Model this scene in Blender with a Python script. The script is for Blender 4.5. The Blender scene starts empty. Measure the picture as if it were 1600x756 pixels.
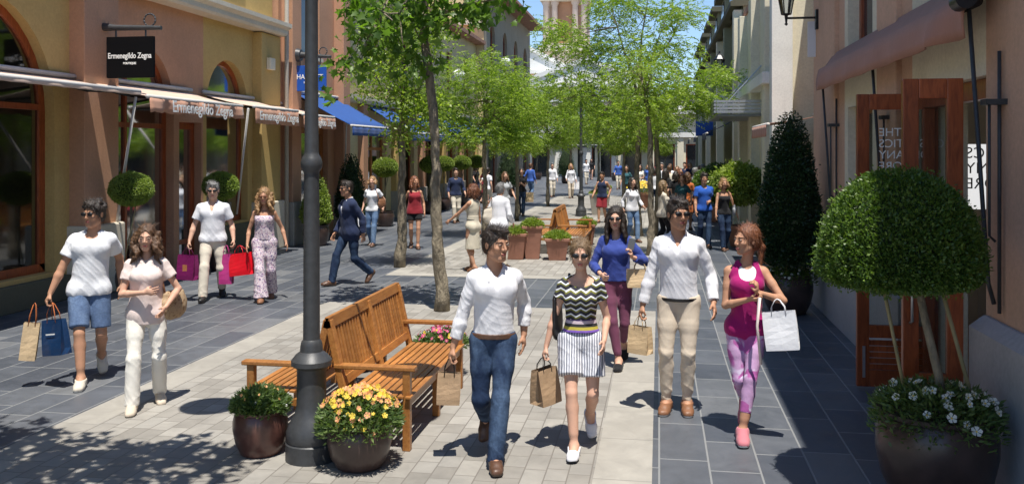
import bpy, bmesh, math, random
import numpy as np
from mathutils import Vector, Matrix
R = math.radians
random.seed(7); rng = np.random.default_rng(11)
SC = bpy.context.scene; COL = SC.collection
# ------------------------------------------------------------------ picture geometry (placing things on the ground by their feet)
FPX, EYE, HOR, PSI = 1400.0, 2.3, 235.0, R(9.33)
def ray(px):
    r = (px-800)/FPX
    return (-math.sin(PSI)+r*math.cos(PSI), math.cos(PSI)+r*math.sin(PSI))
def G(px, py, z=0.0):
    D = FPX*(EYE-z)/(py-HOR); a = ray(px); return (a[0]*D, a[1]*D)
# ------------------------------------------------------------------ materials
def new_mat(name):
    m = bpy.data.materials.new(name); m.use_nodes = True
    nt = m.node_tree; return m, nt, nt.nodes['Principled BSDF']
def ramp(nt, fac, stops):
    r = nt.nodes.new('ShaderNodeValToRGB'); el = r.color_ramp.elements
    while len(el) < len(stops): el.new(.5)
    for e, (p, c) in zip(el, stops): e.position = p; e.color = (*c, 1)
    nt.links.new(fac, r.inputs[0]); return r.outputs[0]
def noise(nt, vec, scale, detail=4, rough=.6, dist=0):
    n = nt.nodes.new('ShaderNodeTexNoise'); n.inputs['Scale'].default_value = scale
    n.inputs['Detail'].default_value = detail; n.inputs['Roughness'].default_value = rough; n.inputs['Distortion'].default_value = dist
    if vec: nt.links.new(vec, n.inputs['Vector'])
    return n.outputs['Fac']
def coord(nt, kind='Object', scale=None, rot=None):
    t = nt.nodes.new('ShaderNodeTexCoord'); o = t.outputs[kind]
    if scale or rot:
        m = nt.nodes.new('ShaderNodeMapping'); nt.links.new(o, m.inputs[0])
        if scale: m.inputs['Scale'].default_value = scale
        if rot: m.inputs['Rotation'].default_value = rot
        o = m.outputs[0]
    return o
def mix(nt, a, b, fac, mode='MIX'):
    n = nt.nodes.new('ShaderNodeMix'); n.data_type = 'RGBA'; n.blend_type = mode
    for v, i in ((fac, 0), (a, 6), (b, 7)):
        if hasattr(v, 'links'): nt.links.new(v, n.inputs[i])
        else: n.inputs[i].default_value = v if i == 0 else (*v, 1)
    return n.outputs[2]
def bump(nt, bs, h, strength=.3, dist=.01):
    b = nt.nodes.new('ShaderNodeBump'); b.inputs['Strength'].default_value = strength; b.inputs['Distance'].default_value = dist
    nt.links.new(h, b.inputs['Height']); nt.links.new(b.outputs[0], bs.inputs['Normal'])
def mul(c, k): return tuple(min(1, x*k) for x in c)
def basic(name, c, rough=.6, var=.15, scale=8, bmp=.2, bscale=60, metal=0, spec=.5, bdist=.004, stretch=None, sheen=0):
    m, nt, b = new_mat(name); v = coord(nt, 'Object', stretch)
    n = noise(nt, v, scale)
    nt.links.new(ramp(nt, n, [(.3, mul(c, 1-var)), (.7, mul(c, 1+var))]), b.inputs['Base Color'])
    b.inputs['Roughness'].default_value = rough; b.inputs['Metallic'].default_value = metal
    b.inputs['Specular IOR Level'].default_value = spec; b.inputs['Sheen Weight'].default_value = sheen
    if bmp: bump(nt, b, noise(nt, v, bscale, 3), bmp, bdist)
    return m
def stucco(name, c, stain=.5):
    m, nt, b = new_mat(name); v = coord(nt, 'Object')
    n1 = noise(nt, v, .7, 6, .65, .4); n2 = noise(nt, coord(nt, 'Object', (3, 3, .25)), 1.6, 5, .7)
    a = ramp(nt, n1, [(.3, mul(c, .86)), (.55, c), (.8, mul(c, 1.12))])
    a = mix(nt, a, mul(c, .72), ramp(nt, n2, [(.56, (0, 0, 0)), (.85, (stain, stain, stain))]))
    n3 = noise(nt, v, 25, 4, .7)
    a = mix(nt, a, ramp(nt, n3, [(.3, (.88,)*3), (.7, (1.06,)*3)]), 1.0, 'MULTIPLY')
    nt.links.new(a, b.inputs['Base Color']); b.inputs['Roughness'].default_value = .9; b.inputs['Specular IOR Level'].default_value = .2
    bump(nt, b, noise(nt, v, 55, 5, .7), .35, .006); return m
def wood(name, c, c2, rough=.4, axis=(1, 8, 8)):
    m, nt, b = new_mat(name); v = coord(nt, 'Object', axis)
    n = noise(nt, v, 5, 6, .6, .8); n2 = noise(nt, coord(nt, 'Object'), 1.3, 2)
    a = ramp(nt, n, [(.3, c2), (.6, c)]); a = mix(nt, a, ramp(nt, n2, [(.3, (.78,)*3), (.7, (1.15,)*3)]), 1.0, 'MULTIPLY')
    g = nt.nodes.new('ShaderNodeNewGeometry'); a = mix(nt, a, ramp(nt, g.outputs['Random Per Island'], [(0, (.74,)*3), (1, (1.2,)*3)]), 1.0, 'MULTIPLY')
    nt.links.new(a, b.inputs['Base Color']); b.inputs['Roughness'].default_value = rough
    bump(nt, b, n, .15, .003); return m
def paving(name, cols, mortar, bw, bh, msize, rough, bstr=.5, jitter=.02, big=.2):
    """rows of stones running along the street (texture u = world y, v = world x)"""
    m, nt, b = new_mat(name); t = nt.nodes.new('ShaderNodeTexCoord')
    sep = nt.nodes.new('ShaderNodeSeparateXYZ'); nt.links.new(t.outputs['Object'], sep.inputs[0])
    cmb = nt.nodes.new('ShaderNodeCombineXYZ'); nt.links.new(sep.outputs[1], cmb.inputs[0]); nt.links.new(sep.outputs[0], cmb.inputs[1])
    br = nt.nodes.new('ShaderNodeTexBrick'); nt.links.new(cmb.outputs[0], br.inputs['Vector'])
    br.inputs['Scale'].default_value = 1; br.inputs['Brick Width'].default_value = bw; br.inputs['Row Height'].default_value = bh
    br.inputs['Mortar Size'].default_value = msize; br.inputs['Mortar Smooth'].default_value = .3; br.inputs['Bias'].default_value = 0
    br.offset = .37; br.offset_frequency = 2; br.squash = 1.35; br.squash_frequency = 3
    br.inputs['Color1'].default_value = (0, 0, 0, 1); br.inputs['Color2'].default_value = (1, 1, 1, 1); br.inputs['Mortar'].default_value = (.5, .5, .5, 1)
    a = ramp(nt, br.outputs['Color'], cols)
    n = noise(nt, cmb.outputs[0], 3.5, 6, .7, .6); n2 = noise(nt, cmb.outputs[0], .35, 4, .6)
    a = mix(nt, a, ramp(nt, n, [(.25, (.8,)*3), (.75, (1.16,)*3)]), 1.0, 'MULTIPLY')
    a = mix(nt, a, ramp(nt, n2, [(.3, (1-big,)*3), (.7, (1+big*.6,)*3)]), 1.0, 'MULTIPLY')
    sp = noise(nt, cmb.outputs[0], 14, 5, .75)
    a = mix(nt, a, (.05, .045, .04), ramp(nt, sp, [(.66, (0,)*3), (.76, (.45,)*3)]))
    a = mix(nt, a, mortar, br.outputs['Fac'])
    nt.links.new(a, b.inputs['Base Color'])
    rr = ramp(nt, n, [(.3, (rough-.1,)*3), (.7, (rough+.12,)*3)]); nt.links.new(rr, b.inputs['Roughness'])
    inv = nt.nodes.new('ShaderNodeMath'); inv.operation = 'SUBTRACT'; nt.links.new(n, inv.inputs[0]); nt.links.new(br.outputs['Fac'], inv.inputs[1])
    bump(nt, b, inv.outputs[0], bstr, .006); return m
def leafmat(name, c1, c2, trans=.35, rough=.45):
    m, nt, b = new_mat(name); g = nt.nodes.new('ShaderNodeNewGeometry')
    col = ramp(nt, g.outputs['Random Per Island'], [(0, c1), (.6, tuple((x+y)/2 for x, y in zip(c1, c2))), (1, c2)])
    nt.links.new(col, b.inputs['Base Color']); b.inputs['Roughness'].default_value = rough
    tr = nt.nodes.new('ShaderNodeBsdfTranslucent'); br = mix(nt, col, (1.6, 1.8, .5), .9, 'MULTIPLY'); nt.links.new(br, tr.inputs[0])
    ms = nt.nodes.new('ShaderNodeMixShader'); ms.inputs[0].default_value = trans
    nt.links.new(b.outputs[0], ms.inputs[1]); nt.links.new(tr.outputs[0], ms.inputs[2])
    nt.links.new(ms.outputs[0], nt.nodes['Material Output'].inputs[0]); return m
def glass(name, tint=(.5, .52, .5), gl=.12):
    m, nt, b = new_mat(name); out = nt.nodes['Material Output']
    tr = nt.nodes.new('ShaderNodeBsdfTransparent'); tr.inputs[0].default_value = (*tint, 1)
    gs = nt.nodes.new('ShaderNodeBsdfGlossy'); gs.inputs['Roughness'].default_value = .06; gs.inputs[0].default_value = (.55, .57, .6, 1)
    fr = nt.nodes.new('ShaderNodeFresnel'); fr.inputs[0].default_value = 1.22
    ad = nt.nodes.new('ShaderNodeMath'); ad.operation = 'ADD'; ad.inputs[1].default_value = gl; nt.links.new(fr.outputs[0], ad.inputs[0])
    ms = nt.nodes.new('ShaderNodeMixShader'); nt.links.new(ad.outputs[0], ms.inputs[0]); nt.links.new(tr.outputs[0], ms.inputs[1]); nt.links.new(gs.outputs[0], ms.inputs[2])
    nt.links.new(ms.outputs[0], out.inputs[0]); return m
def fabric(name, c, rough=.85, var=.06, sheen=.1, bmp=.25):
    m, nt, b = new_mat(name); v = coord(nt, 'Object')
    n = noise(nt, v, 4, 4); nt.links.new(ramp(nt, n, [(.3, mul(c, 1-var)), (.7, mul(c, 1+var))]), b.inputs['Base Color'])
    b.inputs['Roughness'].default_value = rough; b.inputs['Sheen Weight'].default_value = sheen; b.inputs['Specular IOR Level'].default_value = .25
    bump(nt, b, noise(nt, coord(nt, 'Object', (1, 1, .5)), 22, 4, .65, 1.2), bmp, .012); return m
def denim(name, c, fade=(.18, .25, .36)):
    m, nt, b = new_mat(name); v = coord(nt, 'Object')
    n = noise(nt, coord(nt, 'Object', (1, 1, .45)), 5, 4, .6, .5)
    a = ramp(nt, n, [(.42, c), (.72, fade)]); n2 = noise(nt, v, 60, 3)
    a = mix(nt, a, ramp(nt, n2, [(.3, (.8,)*3), (.7, (1.15,)*3)]), 1.0, 'MULTIPLY')
    nt.links.new(a, b.inputs['Base Color']); b.inputs['Roughness'].default_value = .85; b.inputs['Specular IOR Level'].default_value = .2
    bump(nt, b, noise(nt, coord(nt, 'Object', (1, 1, .8)), 20, 4, .65, 1), .35, .012); return m
def hairmat(name, c, c2):
    m, nt, b = new_mat(name); n = noise(nt, coord(nt, 'Object', (1, 1, .18)), 70, 4, .7, .6)
    nt.links.new(ramp(nt, n, [(.35, c), (.65, c2)]), b.inputs['Base Color']); b.inputs['Roughness'].default_value = .42
    bump(nt, b, n, .8, .012); return m
def skinmat(name, c):
    m, nt, b = new_mat(name); n = noise(nt, coord(nt, 'Object'), 14, 4)
    nt.links.new(ramp(nt, n, [(.3, mul(c, .9)), (.7, (min(1, c[0]*1.08), c[1]*1.02, c[2]))]), b.inputs['Base Color'])
    b.inputs['Roughness'].default_value = .62
    b.inputs['Specular IOR Level'].default_value = .35; return m
# pattern fabrics
def pat_spots(name, base, spots, scale, thr=.12):
    m, nt, b = new_mat(name); v = coord(nt, 'Object'); prev = base
    for i, (c, off) in enumerate(spots):
        n = noise(nt, coord(nt, 'Object', (1+off, 1, 1+off*.5)), scale*(1+.3*i), 2, .5, .6)
        prev = mix(nt, prev, c, ramp(nt, n, [(.5+thr*.3, (0,)*3), (.5+thr*.3+.03, (1,)*3)]))
    nt.links.new(prev, b.inputs['Base Color']); b.inputs['Roughness'].default_value = .8
    bump(nt, b, noise(nt, v, 22, 4, .65, 1.2), .25, .012); return m
def pat_stripes(name, cols, scale, axis, zig=0, zscale=0):
    m, nt, b = new_mat(name); t = nt.nodes.new('ShaderNodeTexCoord'); sep = nt.nodes.new('ShaderNodeSeparateXYZ'); nt.links.new(t.outputs['Object'], sep.inputs[0])
    def M(op, a, bb, c=None):
        n = nt.nodes.new('ShaderNodeMath'); n.operation = op
        for i, x in enumerate((a, bb, c)):
            if x is None: continue
            if hasattr(x, 'links'): nt.links.new(x, n.inputs[i])
            else: n.inputs[i].default_value = x
        return n.outputs[0]
    u = sep.outputs[axis]
    if zig: u = M('ADD', u, M('MULTIPLY', M('PINGPONG', M('MULTIPLY', sep.outputs[2 if axis != 2 else 0], zscale), 1), zig))
    w = noise(nt, t.outputs['Object'], 9, 2); u = M('ADD', u, M('MULTIPLY', w, .012))
    f = M('FRACT', M('MULTIPLY', u, scale), 0)
    r = nt.nodes.new('ShaderNodeValToRGB'); r.color_ramp.interpolation = 'CONSTANT'; el = r.color_ramp.elements
    while len(el) < len(cols): el.new(.5)
    for i, (e, c) in enumerate(zip(el, cols)): e.position = i/len(cols); e.color = (*c, 1)
    nt.links.new(f, r.inputs[0]); nt.links.new(r.outputs[0], b.inputs['Base Color']); b.inputs['Roughness'].default_value = .8
    bump(nt, b, noise(nt, t.outputs['Object'], 22, 4, .65, 1.2), .25, .012); return m

M = {}
M['slate'] = paving('slate_stone', [(0, (.068, .076, .092)), (.4, (.088, .097, .113)), (.8, (.112, .120, .134)), (1, (.15, .155, .162))], (.22, .225, .225), .66, .36, .009, .5, .55, big=.25)
M['paver'] = paving('pale_pavers', [(0, (.225, .21, .185)), (.4, (.265, .248, .22)), (.75, (.29, .275, .247)), (1, (.325, .305, .27))], (.165, .15, .13), .23, .16, .005, .8, .6, big=.2)
M['border'] = paving('border_slabs', [(0, (.28, .262, .23)), (1, (.345, .325, .285))], (.2, .19, .17), .9, 3.0, .006, .75, .3, big=.08)
M['ground'] = basic('dusty_ground', (.2, .19, .17), .9)
M['yellow'] = stucco('ochre_stucco', (.54, .38, .15)); M['terra'] = stucco('terracotta_stucco', (.52, .29, .18)); M['pinky'] = stucco('pink_brown_stucco', (.66, .42, .29))
M['cream'] = stucco('cream_stucco', (.76, .70, .54)); M['yellow2'] = stucco('pale_yellow_stucco', (.66, .54, .30)); M['greyst'] = stucco('grey_tan_stucco', (.33, .28, .21))
M['white'] = stucco('white_stucco', (.80, .79, .74)); M['olive'] = stucco('olive_stucco', (.30, .30, .20)); M['stone'] = stucco('grey_stone', (.40, .37, .32), .15)
M['stone2'] = stucco('blue_grey_stone', (.46, .46, .48), .2); M['cornice'] = stucco('cornice_stone', (.62, .56, .45))
M['plinth'] = stucco('dark_plinth', (.12, .115, .08)); M['palestone'] = stucco('pale_pink_stone', (.68, .54, .45), .2)
M['roof'] = basic('clay_tiles', (.33, .17, .11), .85, .3, 6, .6, 30)
M['woodfr'] = wood('varnished_frame', (.36, .085, .025), (.19, .04, .013), .35, (6, 6, 1)); M['woodbench'] = wood('teak_orange', (.46, .20, .055), (.31, .115, .028), .38, (8, 1.2, 8))
M['woodor'] = wood('honey_door', (.45, .17, .04), (.3, .10, .03), .4, (6, 6, 1)); M['floorwood'] = wood('shop_floor', (.50, .24, .09), (.38, .16, .05), .35, (6, 1, 1))
M['glass'] = glass('shop_glass', (.55, .57, .52), .06); M['darkglass'] = basic('dark_window', (.02, .025, .03), .08, .3, 2, 0, spec=.8)
M['doorglass'] = glass('door_glass', (.8, .82, .8), .03)
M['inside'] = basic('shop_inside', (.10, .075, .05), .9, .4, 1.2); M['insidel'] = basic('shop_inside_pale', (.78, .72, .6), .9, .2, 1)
M['iron'] = basic('painted_iron', (.045, .047, .05), .45, .2, 20, .15, 90, spec=.45); M['black'] = basic('black_paint', (.008, .008, .01), .4, .1, 5, 0)
M['signblack'] = basic('black_sign_board', (.004, .004, .005), .8, .05, 3, 0, spec=.1)
M['metal'] = basic('brushed_metal', (.45, .46, .48), .35, .1, 10, .1, 50, metal=.7)
M['awnbrown'] = fabric('brown_canvas', (.42, .21, .15)); M['awnrust'] = fabric('rust_canvas', (.50, .27, .18)); M['awnpink'] = fabric('sand_canvas', (.62, .46, .36)); M['awnblue'] = fabric('blue_canvas', (.022, .08, .28)); M['awndark'] = fabric('dark_canvas', (.03, .03, .045)); M['awngrey'] = fabric('pale_canvas', (.55, .53, .5))
M['bluesign'] = basic('blue_sign', (.015, .09, .42), .4, .05, 3, 0); M['letter'] = basic('white_letters', (.85, .85, .82), .5, .02, 3, 0); M['greyletter'] = basic('grey_letters', (.25, .25, .25), .5, .02, 3, 0)
M['clay'] = basic('glazed_clay', (.10, .045, .035), .28, .35, 5, .1, 30); M['clayd'] = basic('dark_glaze', (.055, .035, .03), .3, .4, 4, .1, 30); M['terrapot'] = basic('terracotta_pot', (.32, .15, .10), .8, .15, 4)
M['soil'] = basic('soil', (.04, .028, .02), .95, .3, 20, .8, 40)
M['bark'] = basic('grey_bark', (.22, .185, .13), .9, .5, 14, 1.0, 30, bdist=.03, stretch=(1, 1, .4)); M['cane'] = basic('cane_stake', (.30, .25, .13), .7, .2, 8)
M['leafA'] = leafmat('broad_leaf', (.06, .125, .018), (.17, .28, .045), .5); M['leafB'] = leafmat('feather_leaf', (.14, .225, .03), (.35, .43, .09), .52)
M['leafC'] = leafmat('dull_leaf', (.05, .09, .02), (.12, .19, .04), .35)
M['box'] = leafmat('box_leaf', (.045, .10, .016), (.15, .23, .04), .3); M['boxlight'] = leafmat('lime_box_leaf', (.14, .21, .03), (.33, .40, .09), .3); M['cypress'] = leafmat('dark_conifer_leaf', (.012, .035, .012), (.035, .08, .022), .15)
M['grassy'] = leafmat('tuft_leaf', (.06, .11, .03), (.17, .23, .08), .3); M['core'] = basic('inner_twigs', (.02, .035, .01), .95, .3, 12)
def petal(n, c, c2): return leafmat(n, c, c2, .25, .6)
M['pyel'] = petal('yellow_petal', (.75, .52, .05), (.85, .65, .10)); M['ppeach'] = petal('peach_petal', (.75, .32, .14), (.8, .42, .22)); M['pwhite'] = petal('white_petal', (.75, .76, .72), (.85, .85, .82)); M['pmag'] = petal('magenta_petal', (.55, .03, .22), (.7, .12, .35))
M['paper'] = basic('kraft_paper', (.36, .24, .14), .75, .12, 6, .4, 12, bdist=.02); M['paperl'] = basic('pale_kraft', (.56, .41, .24), .75, .1, 6, .4, 12, bdist=.02)
M['bagwhite'] = basic('white_card', (.78, .78, .8), .5, .04, 4, .3, 8, bdist=.02); M['bagblue'] = basic('navy_card', (.008, .035, .10), .3, .1, 4, .3, 8, bdist=.02); M['bagmag'] = basic('plum_card', (.17, .012, .09), .4, .1, 4, .3, 8, bdist=.02); M['bagred'] = basic('red_card', (.70, .008, .02), .35, .1, 4, .3, 8, bdist=.02)
M['baggold'] = basic('gold_print', (.5, .2, .08), .4, .1, 4, 0); M['bagpink'] = basic('pink_card', (.42, .03, .18), .4, .1, 4, .3, 8, bdist=.02)
M['leatherb'] = basic('brown_leather', (.10, .05, .03), .45, .2, 20, .3, 60); M['leathert'] = basic('tan_leather', (.22, .10, .05), .5, .15, 20, .3, 60); M['leatherk'] = basic('black_leather', (.015, .014, .014), .4, .2, 20, .3, 60)
M['canvasbag'] = pat_spots('spotted_canvas_bag', (.42, .30, .18), [((.24, .14, .07), .1)], 34, .3)
M['litcard'] = basic('light_box_panel', (.8, .8, .8), .5, .02, 3, 0); _b = M['litcard'].node_tree.nodes['Principled BSDF']; _b.inputs['Emission Color'].default_value = (1, 1, 1, 1); _b.inputs['Emission Strength'].default_value = .55
M['globe'] = basic('opal_glass', (.85, .85, .85), .2, .02, 3, 0)
M['lampshade'] = basic('grey_lamp_hood', (.25, .27, .28), .4, .1, 5, 0)
# ------------------------------------------------------------------ objects
def tag(o, label=None, cat=None, group=None, kind=None):
    if label: o['label'] = label
    if cat: o['category'] = cat
    if group: o['group'] = group
    if kind: o['kind'] = kind
    return o
def empty(name, loc=(0, 0, 0), rz=0, label=None, cat=None, group=None, kind=None, parent=None):
    o = bpy.data.objects.new(name, None); COL.objects.link(o); o.location = loc; o.rotation_euler = (0, 0, rz); o.empty_display_size = .1
    if parent: o.parent = parent
    return tag(o, label, cat, group, kind)
def copy_tree(o, parent=None):
    c = o.copy(); COL.objects.link(c); c.parent = parent
    for ch in o.children: copy_tree(ch, c)
    return c
def np_obj(name, V, F, mats, parent=None, smooth=False, midx=None):
    V = np.asarray(V, dtype=np.float32); F = np.asarray(F, dtype=np.int32); k = F.shape[1]
    me = bpy.data.meshes.new(name); me.vertices.add(len(V)); me.vertices.foreach_set('co', V.ravel())
    me.loops.add(F.size); me.loops.foreach_set('vertex_index', F.ravel())
    me.polygons.add(len(F)); me.polygons.foreach_set('loop_start', np.arange(0, F.size, k, dtype=np.int32))
    try: me.polygons.foreach_set('loop_total', np.full(len(F), k, dtype=np.int32))
    except Exception: pass
    if smooth: me.polygons.foreach_set('use_smooth', np.ones(len(F), dtype=bool))
    for m in (mats if isinstance(mats, (list, tuple)) else [mats]): me.materials.append(m)
    if midx is not None: me.polygons.foreach_set('material_index', np.asarray(midx, dtype=np.int32))
    me.update(calc_edges=True)
    o = bpy.data.objects.new(name, me); COL.objects.link(o)
    if parent: o.parent = parent
    return o
class MB:
    def __init__(s): s.v = []; s.f = []; s.mi = []; s.cur = 0
    def add(s, vs, fs):
        b = len(s.v); s.v += [tuple(v) for v in vs]; s.f += [tuple(b+i for i in f) for f in fs]; s.mi += [s.cur]*len(fs); return s
    def box(s, a, b, rot=None, piv=None):
        x0, y0, z0 = a; x1, y1, z1 = b
        vs = [Vector(p) for p in ((x0,y0,z0),(x1,y0,z0),(x1,y1,z0),(x0,y1,z0),(x0,y0,z1),(x1,y0,z1),(x1,y1,z1),(x0,y1,z1))]
        if rot is not None:
            pv = Vector(piv) if piv else sum(vs, Vector())/8
            vs = [pv + rot @ (v-pv) for v in vs]
        return s.add(vs, [(3,2,1,0),(4,5,6,7),(0,1,5,4),(1,2,6,5),(2,3,7,6),(3,0,4,7)])
    def bar(s, p, q, w, t, up=(0, 0, 1)):
        p, q = Vector(p), Vector(q); d = (q-p).normalized(); u = Vector(up); sd = d.cross(u)
        if sd.length < 1e-3: sd = d.cross(Vector((0, 1, 0)))
        sd.normalize(); u = sd.cross(d).normalized(); vs = []
        for c in (p, q):
            for a, b in ((-1,-1),(1,-1),(1,1),(-1,1)): vs.append(c+sd*a*w/2+u*b*t/2)
        return s.add(vs, [(3,2,1,0),(4,5,6,7),(0,1,5,4),(1,2,6,5),(2,3,7,6),(3,0,4,7)])
    def tube(s, pts, rs, n=10, cap=True):
        pts = [Vector(p) for p in pts]
        if not isinstance(rs, (list, tuple)): rs = [rs]*len(pts)
        vs = []; ref = Vector((.13, .31, 1)).normalized()
        for i, p in enumerate(pts):
            d = (pts[min(i+1, len(pts)-1)]-pts[max(i-1, 0)])
            d = d.normalized() if d.length > 1e-7 else Vector((0, 0, 1))
            r_ = ref if abs(d.dot(ref)) < .95 else Vector((1, 0, 0))
            a = d.cross(r_).normalized(); b = d.cross(a)
            for k in range(n): t = 2*math.pi*k/n; vs.append(p+(a*math.cos(t)+b*math.sin(t))*rs[i])
        fs = [(i*n+k, i*n+(k+1) % n, (i+1)*n+(k+1) % n, (i+1)*n+k) for i in range(len(pts)-1) for k in range(n)]
        if cap: fs += [tuple(range(n-1, -1, -1)), tuple(range((len(pts)-1)*n, len(pts)*n))]
        return s.add(vs, fs)
    def lathe(s, prof, c=(0, 0, 0), n=28):
        vs = []; 
        for r, z in prof:
            for k in range(n): t = 2*math.pi*k/n; vs.append((c[0]+r*math.cos(t), c[1]+r*math.sin(t), c[2]+z))
        fs = [(i*n+k, i*n+(k+1) % n, (i+1)*n+(k+1) % n, (i+1)*n+k) for i in range(len(prof)-1) for k in range(n)]
        fs += [tuple(range(n-1, -1, -1)), tuple(range((len(prof)-1)*n, len(prof)*n))]
        return s.add(vs, fs)
    def prism(s, pts, d):
        """pts: planar outline (3-D), d: extrusion vector"""
        pts = [Vector(p) for p in pts]; d = Vector(d); n = len(pts)
        return s.add(pts+[p+d for p in pts], [tuple(range(n-1, -1, -1)), tuple(range(n, 2*n))]+[(i, (i+1) % n, n+(i+1) % n, n+i) for i in range(n)])
    def build(s, name, mat, parent=None, smooth=False, bevel=0, autos=None):
        me = bpy.data.meshes.new(name); me.from_pydata(s.v, [], s.f)
        for m in (mat if isinstance(mat, (list, tuple)) else [mat]): me.materials.append(m)
        if isinstance(mat, (list, tuple)): me.polygons.foreach_set('material_index', s.mi)
        bm = bmesh.new(); bm.from_mesh(me); bmesh.ops.recalc_face_normals(bm, faces=bm.faces); bm.to_mesh(me); bm.free()
        if smooth or autos:
            me.polygons.foreach_set('use_smooth', [True]*len(me.polygons))
            if autos: me.set_sharp_from_angle(angle=R(autos))
        me.update(); o = bpy.data.objects.new(name, me); COL.objects.link(o)
        if parent: o.parent = parent
        if bevel: b = o.modifiers.new('b', 'BEVEL'); b.width = bevel; b.segments = 2; b.limit_method = 'ANGLE'
        return o
def text(body, size, mat, parent, loc, rot, name='lettering', ext=.002, align='CENTER', sx=1, shear=0, spacing=1, bold=0):
    cu = bpy.data.curves.new('t', 'FONT'); cu.body = body; cu.size = size; cu.align_x = align; cu.align_y = 'CENTER'; cu.extrude = ext
    cu.space_character = spacing; cu.shear = shear; cu.offset = bold
    t = bpy.data.objects.new('t', cu); COL.objects.link(t); bpy.context.view_layer.update()
    me = bpy.data.meshes.new_from_object(t.evaluated_get(bpy.context.evaluated_depsgraph_get())); bpy.data.objects.remove(t)
    me.materials.clear(); me.materials.append(mat); o = bpy.data.objects.new(name, me); COL.objects.link(o)
    o.location = loc; o.rotation_euler = rot; o.scale = (sx, 1, 1)
    if parent: o.parent = parent
    return o
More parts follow.
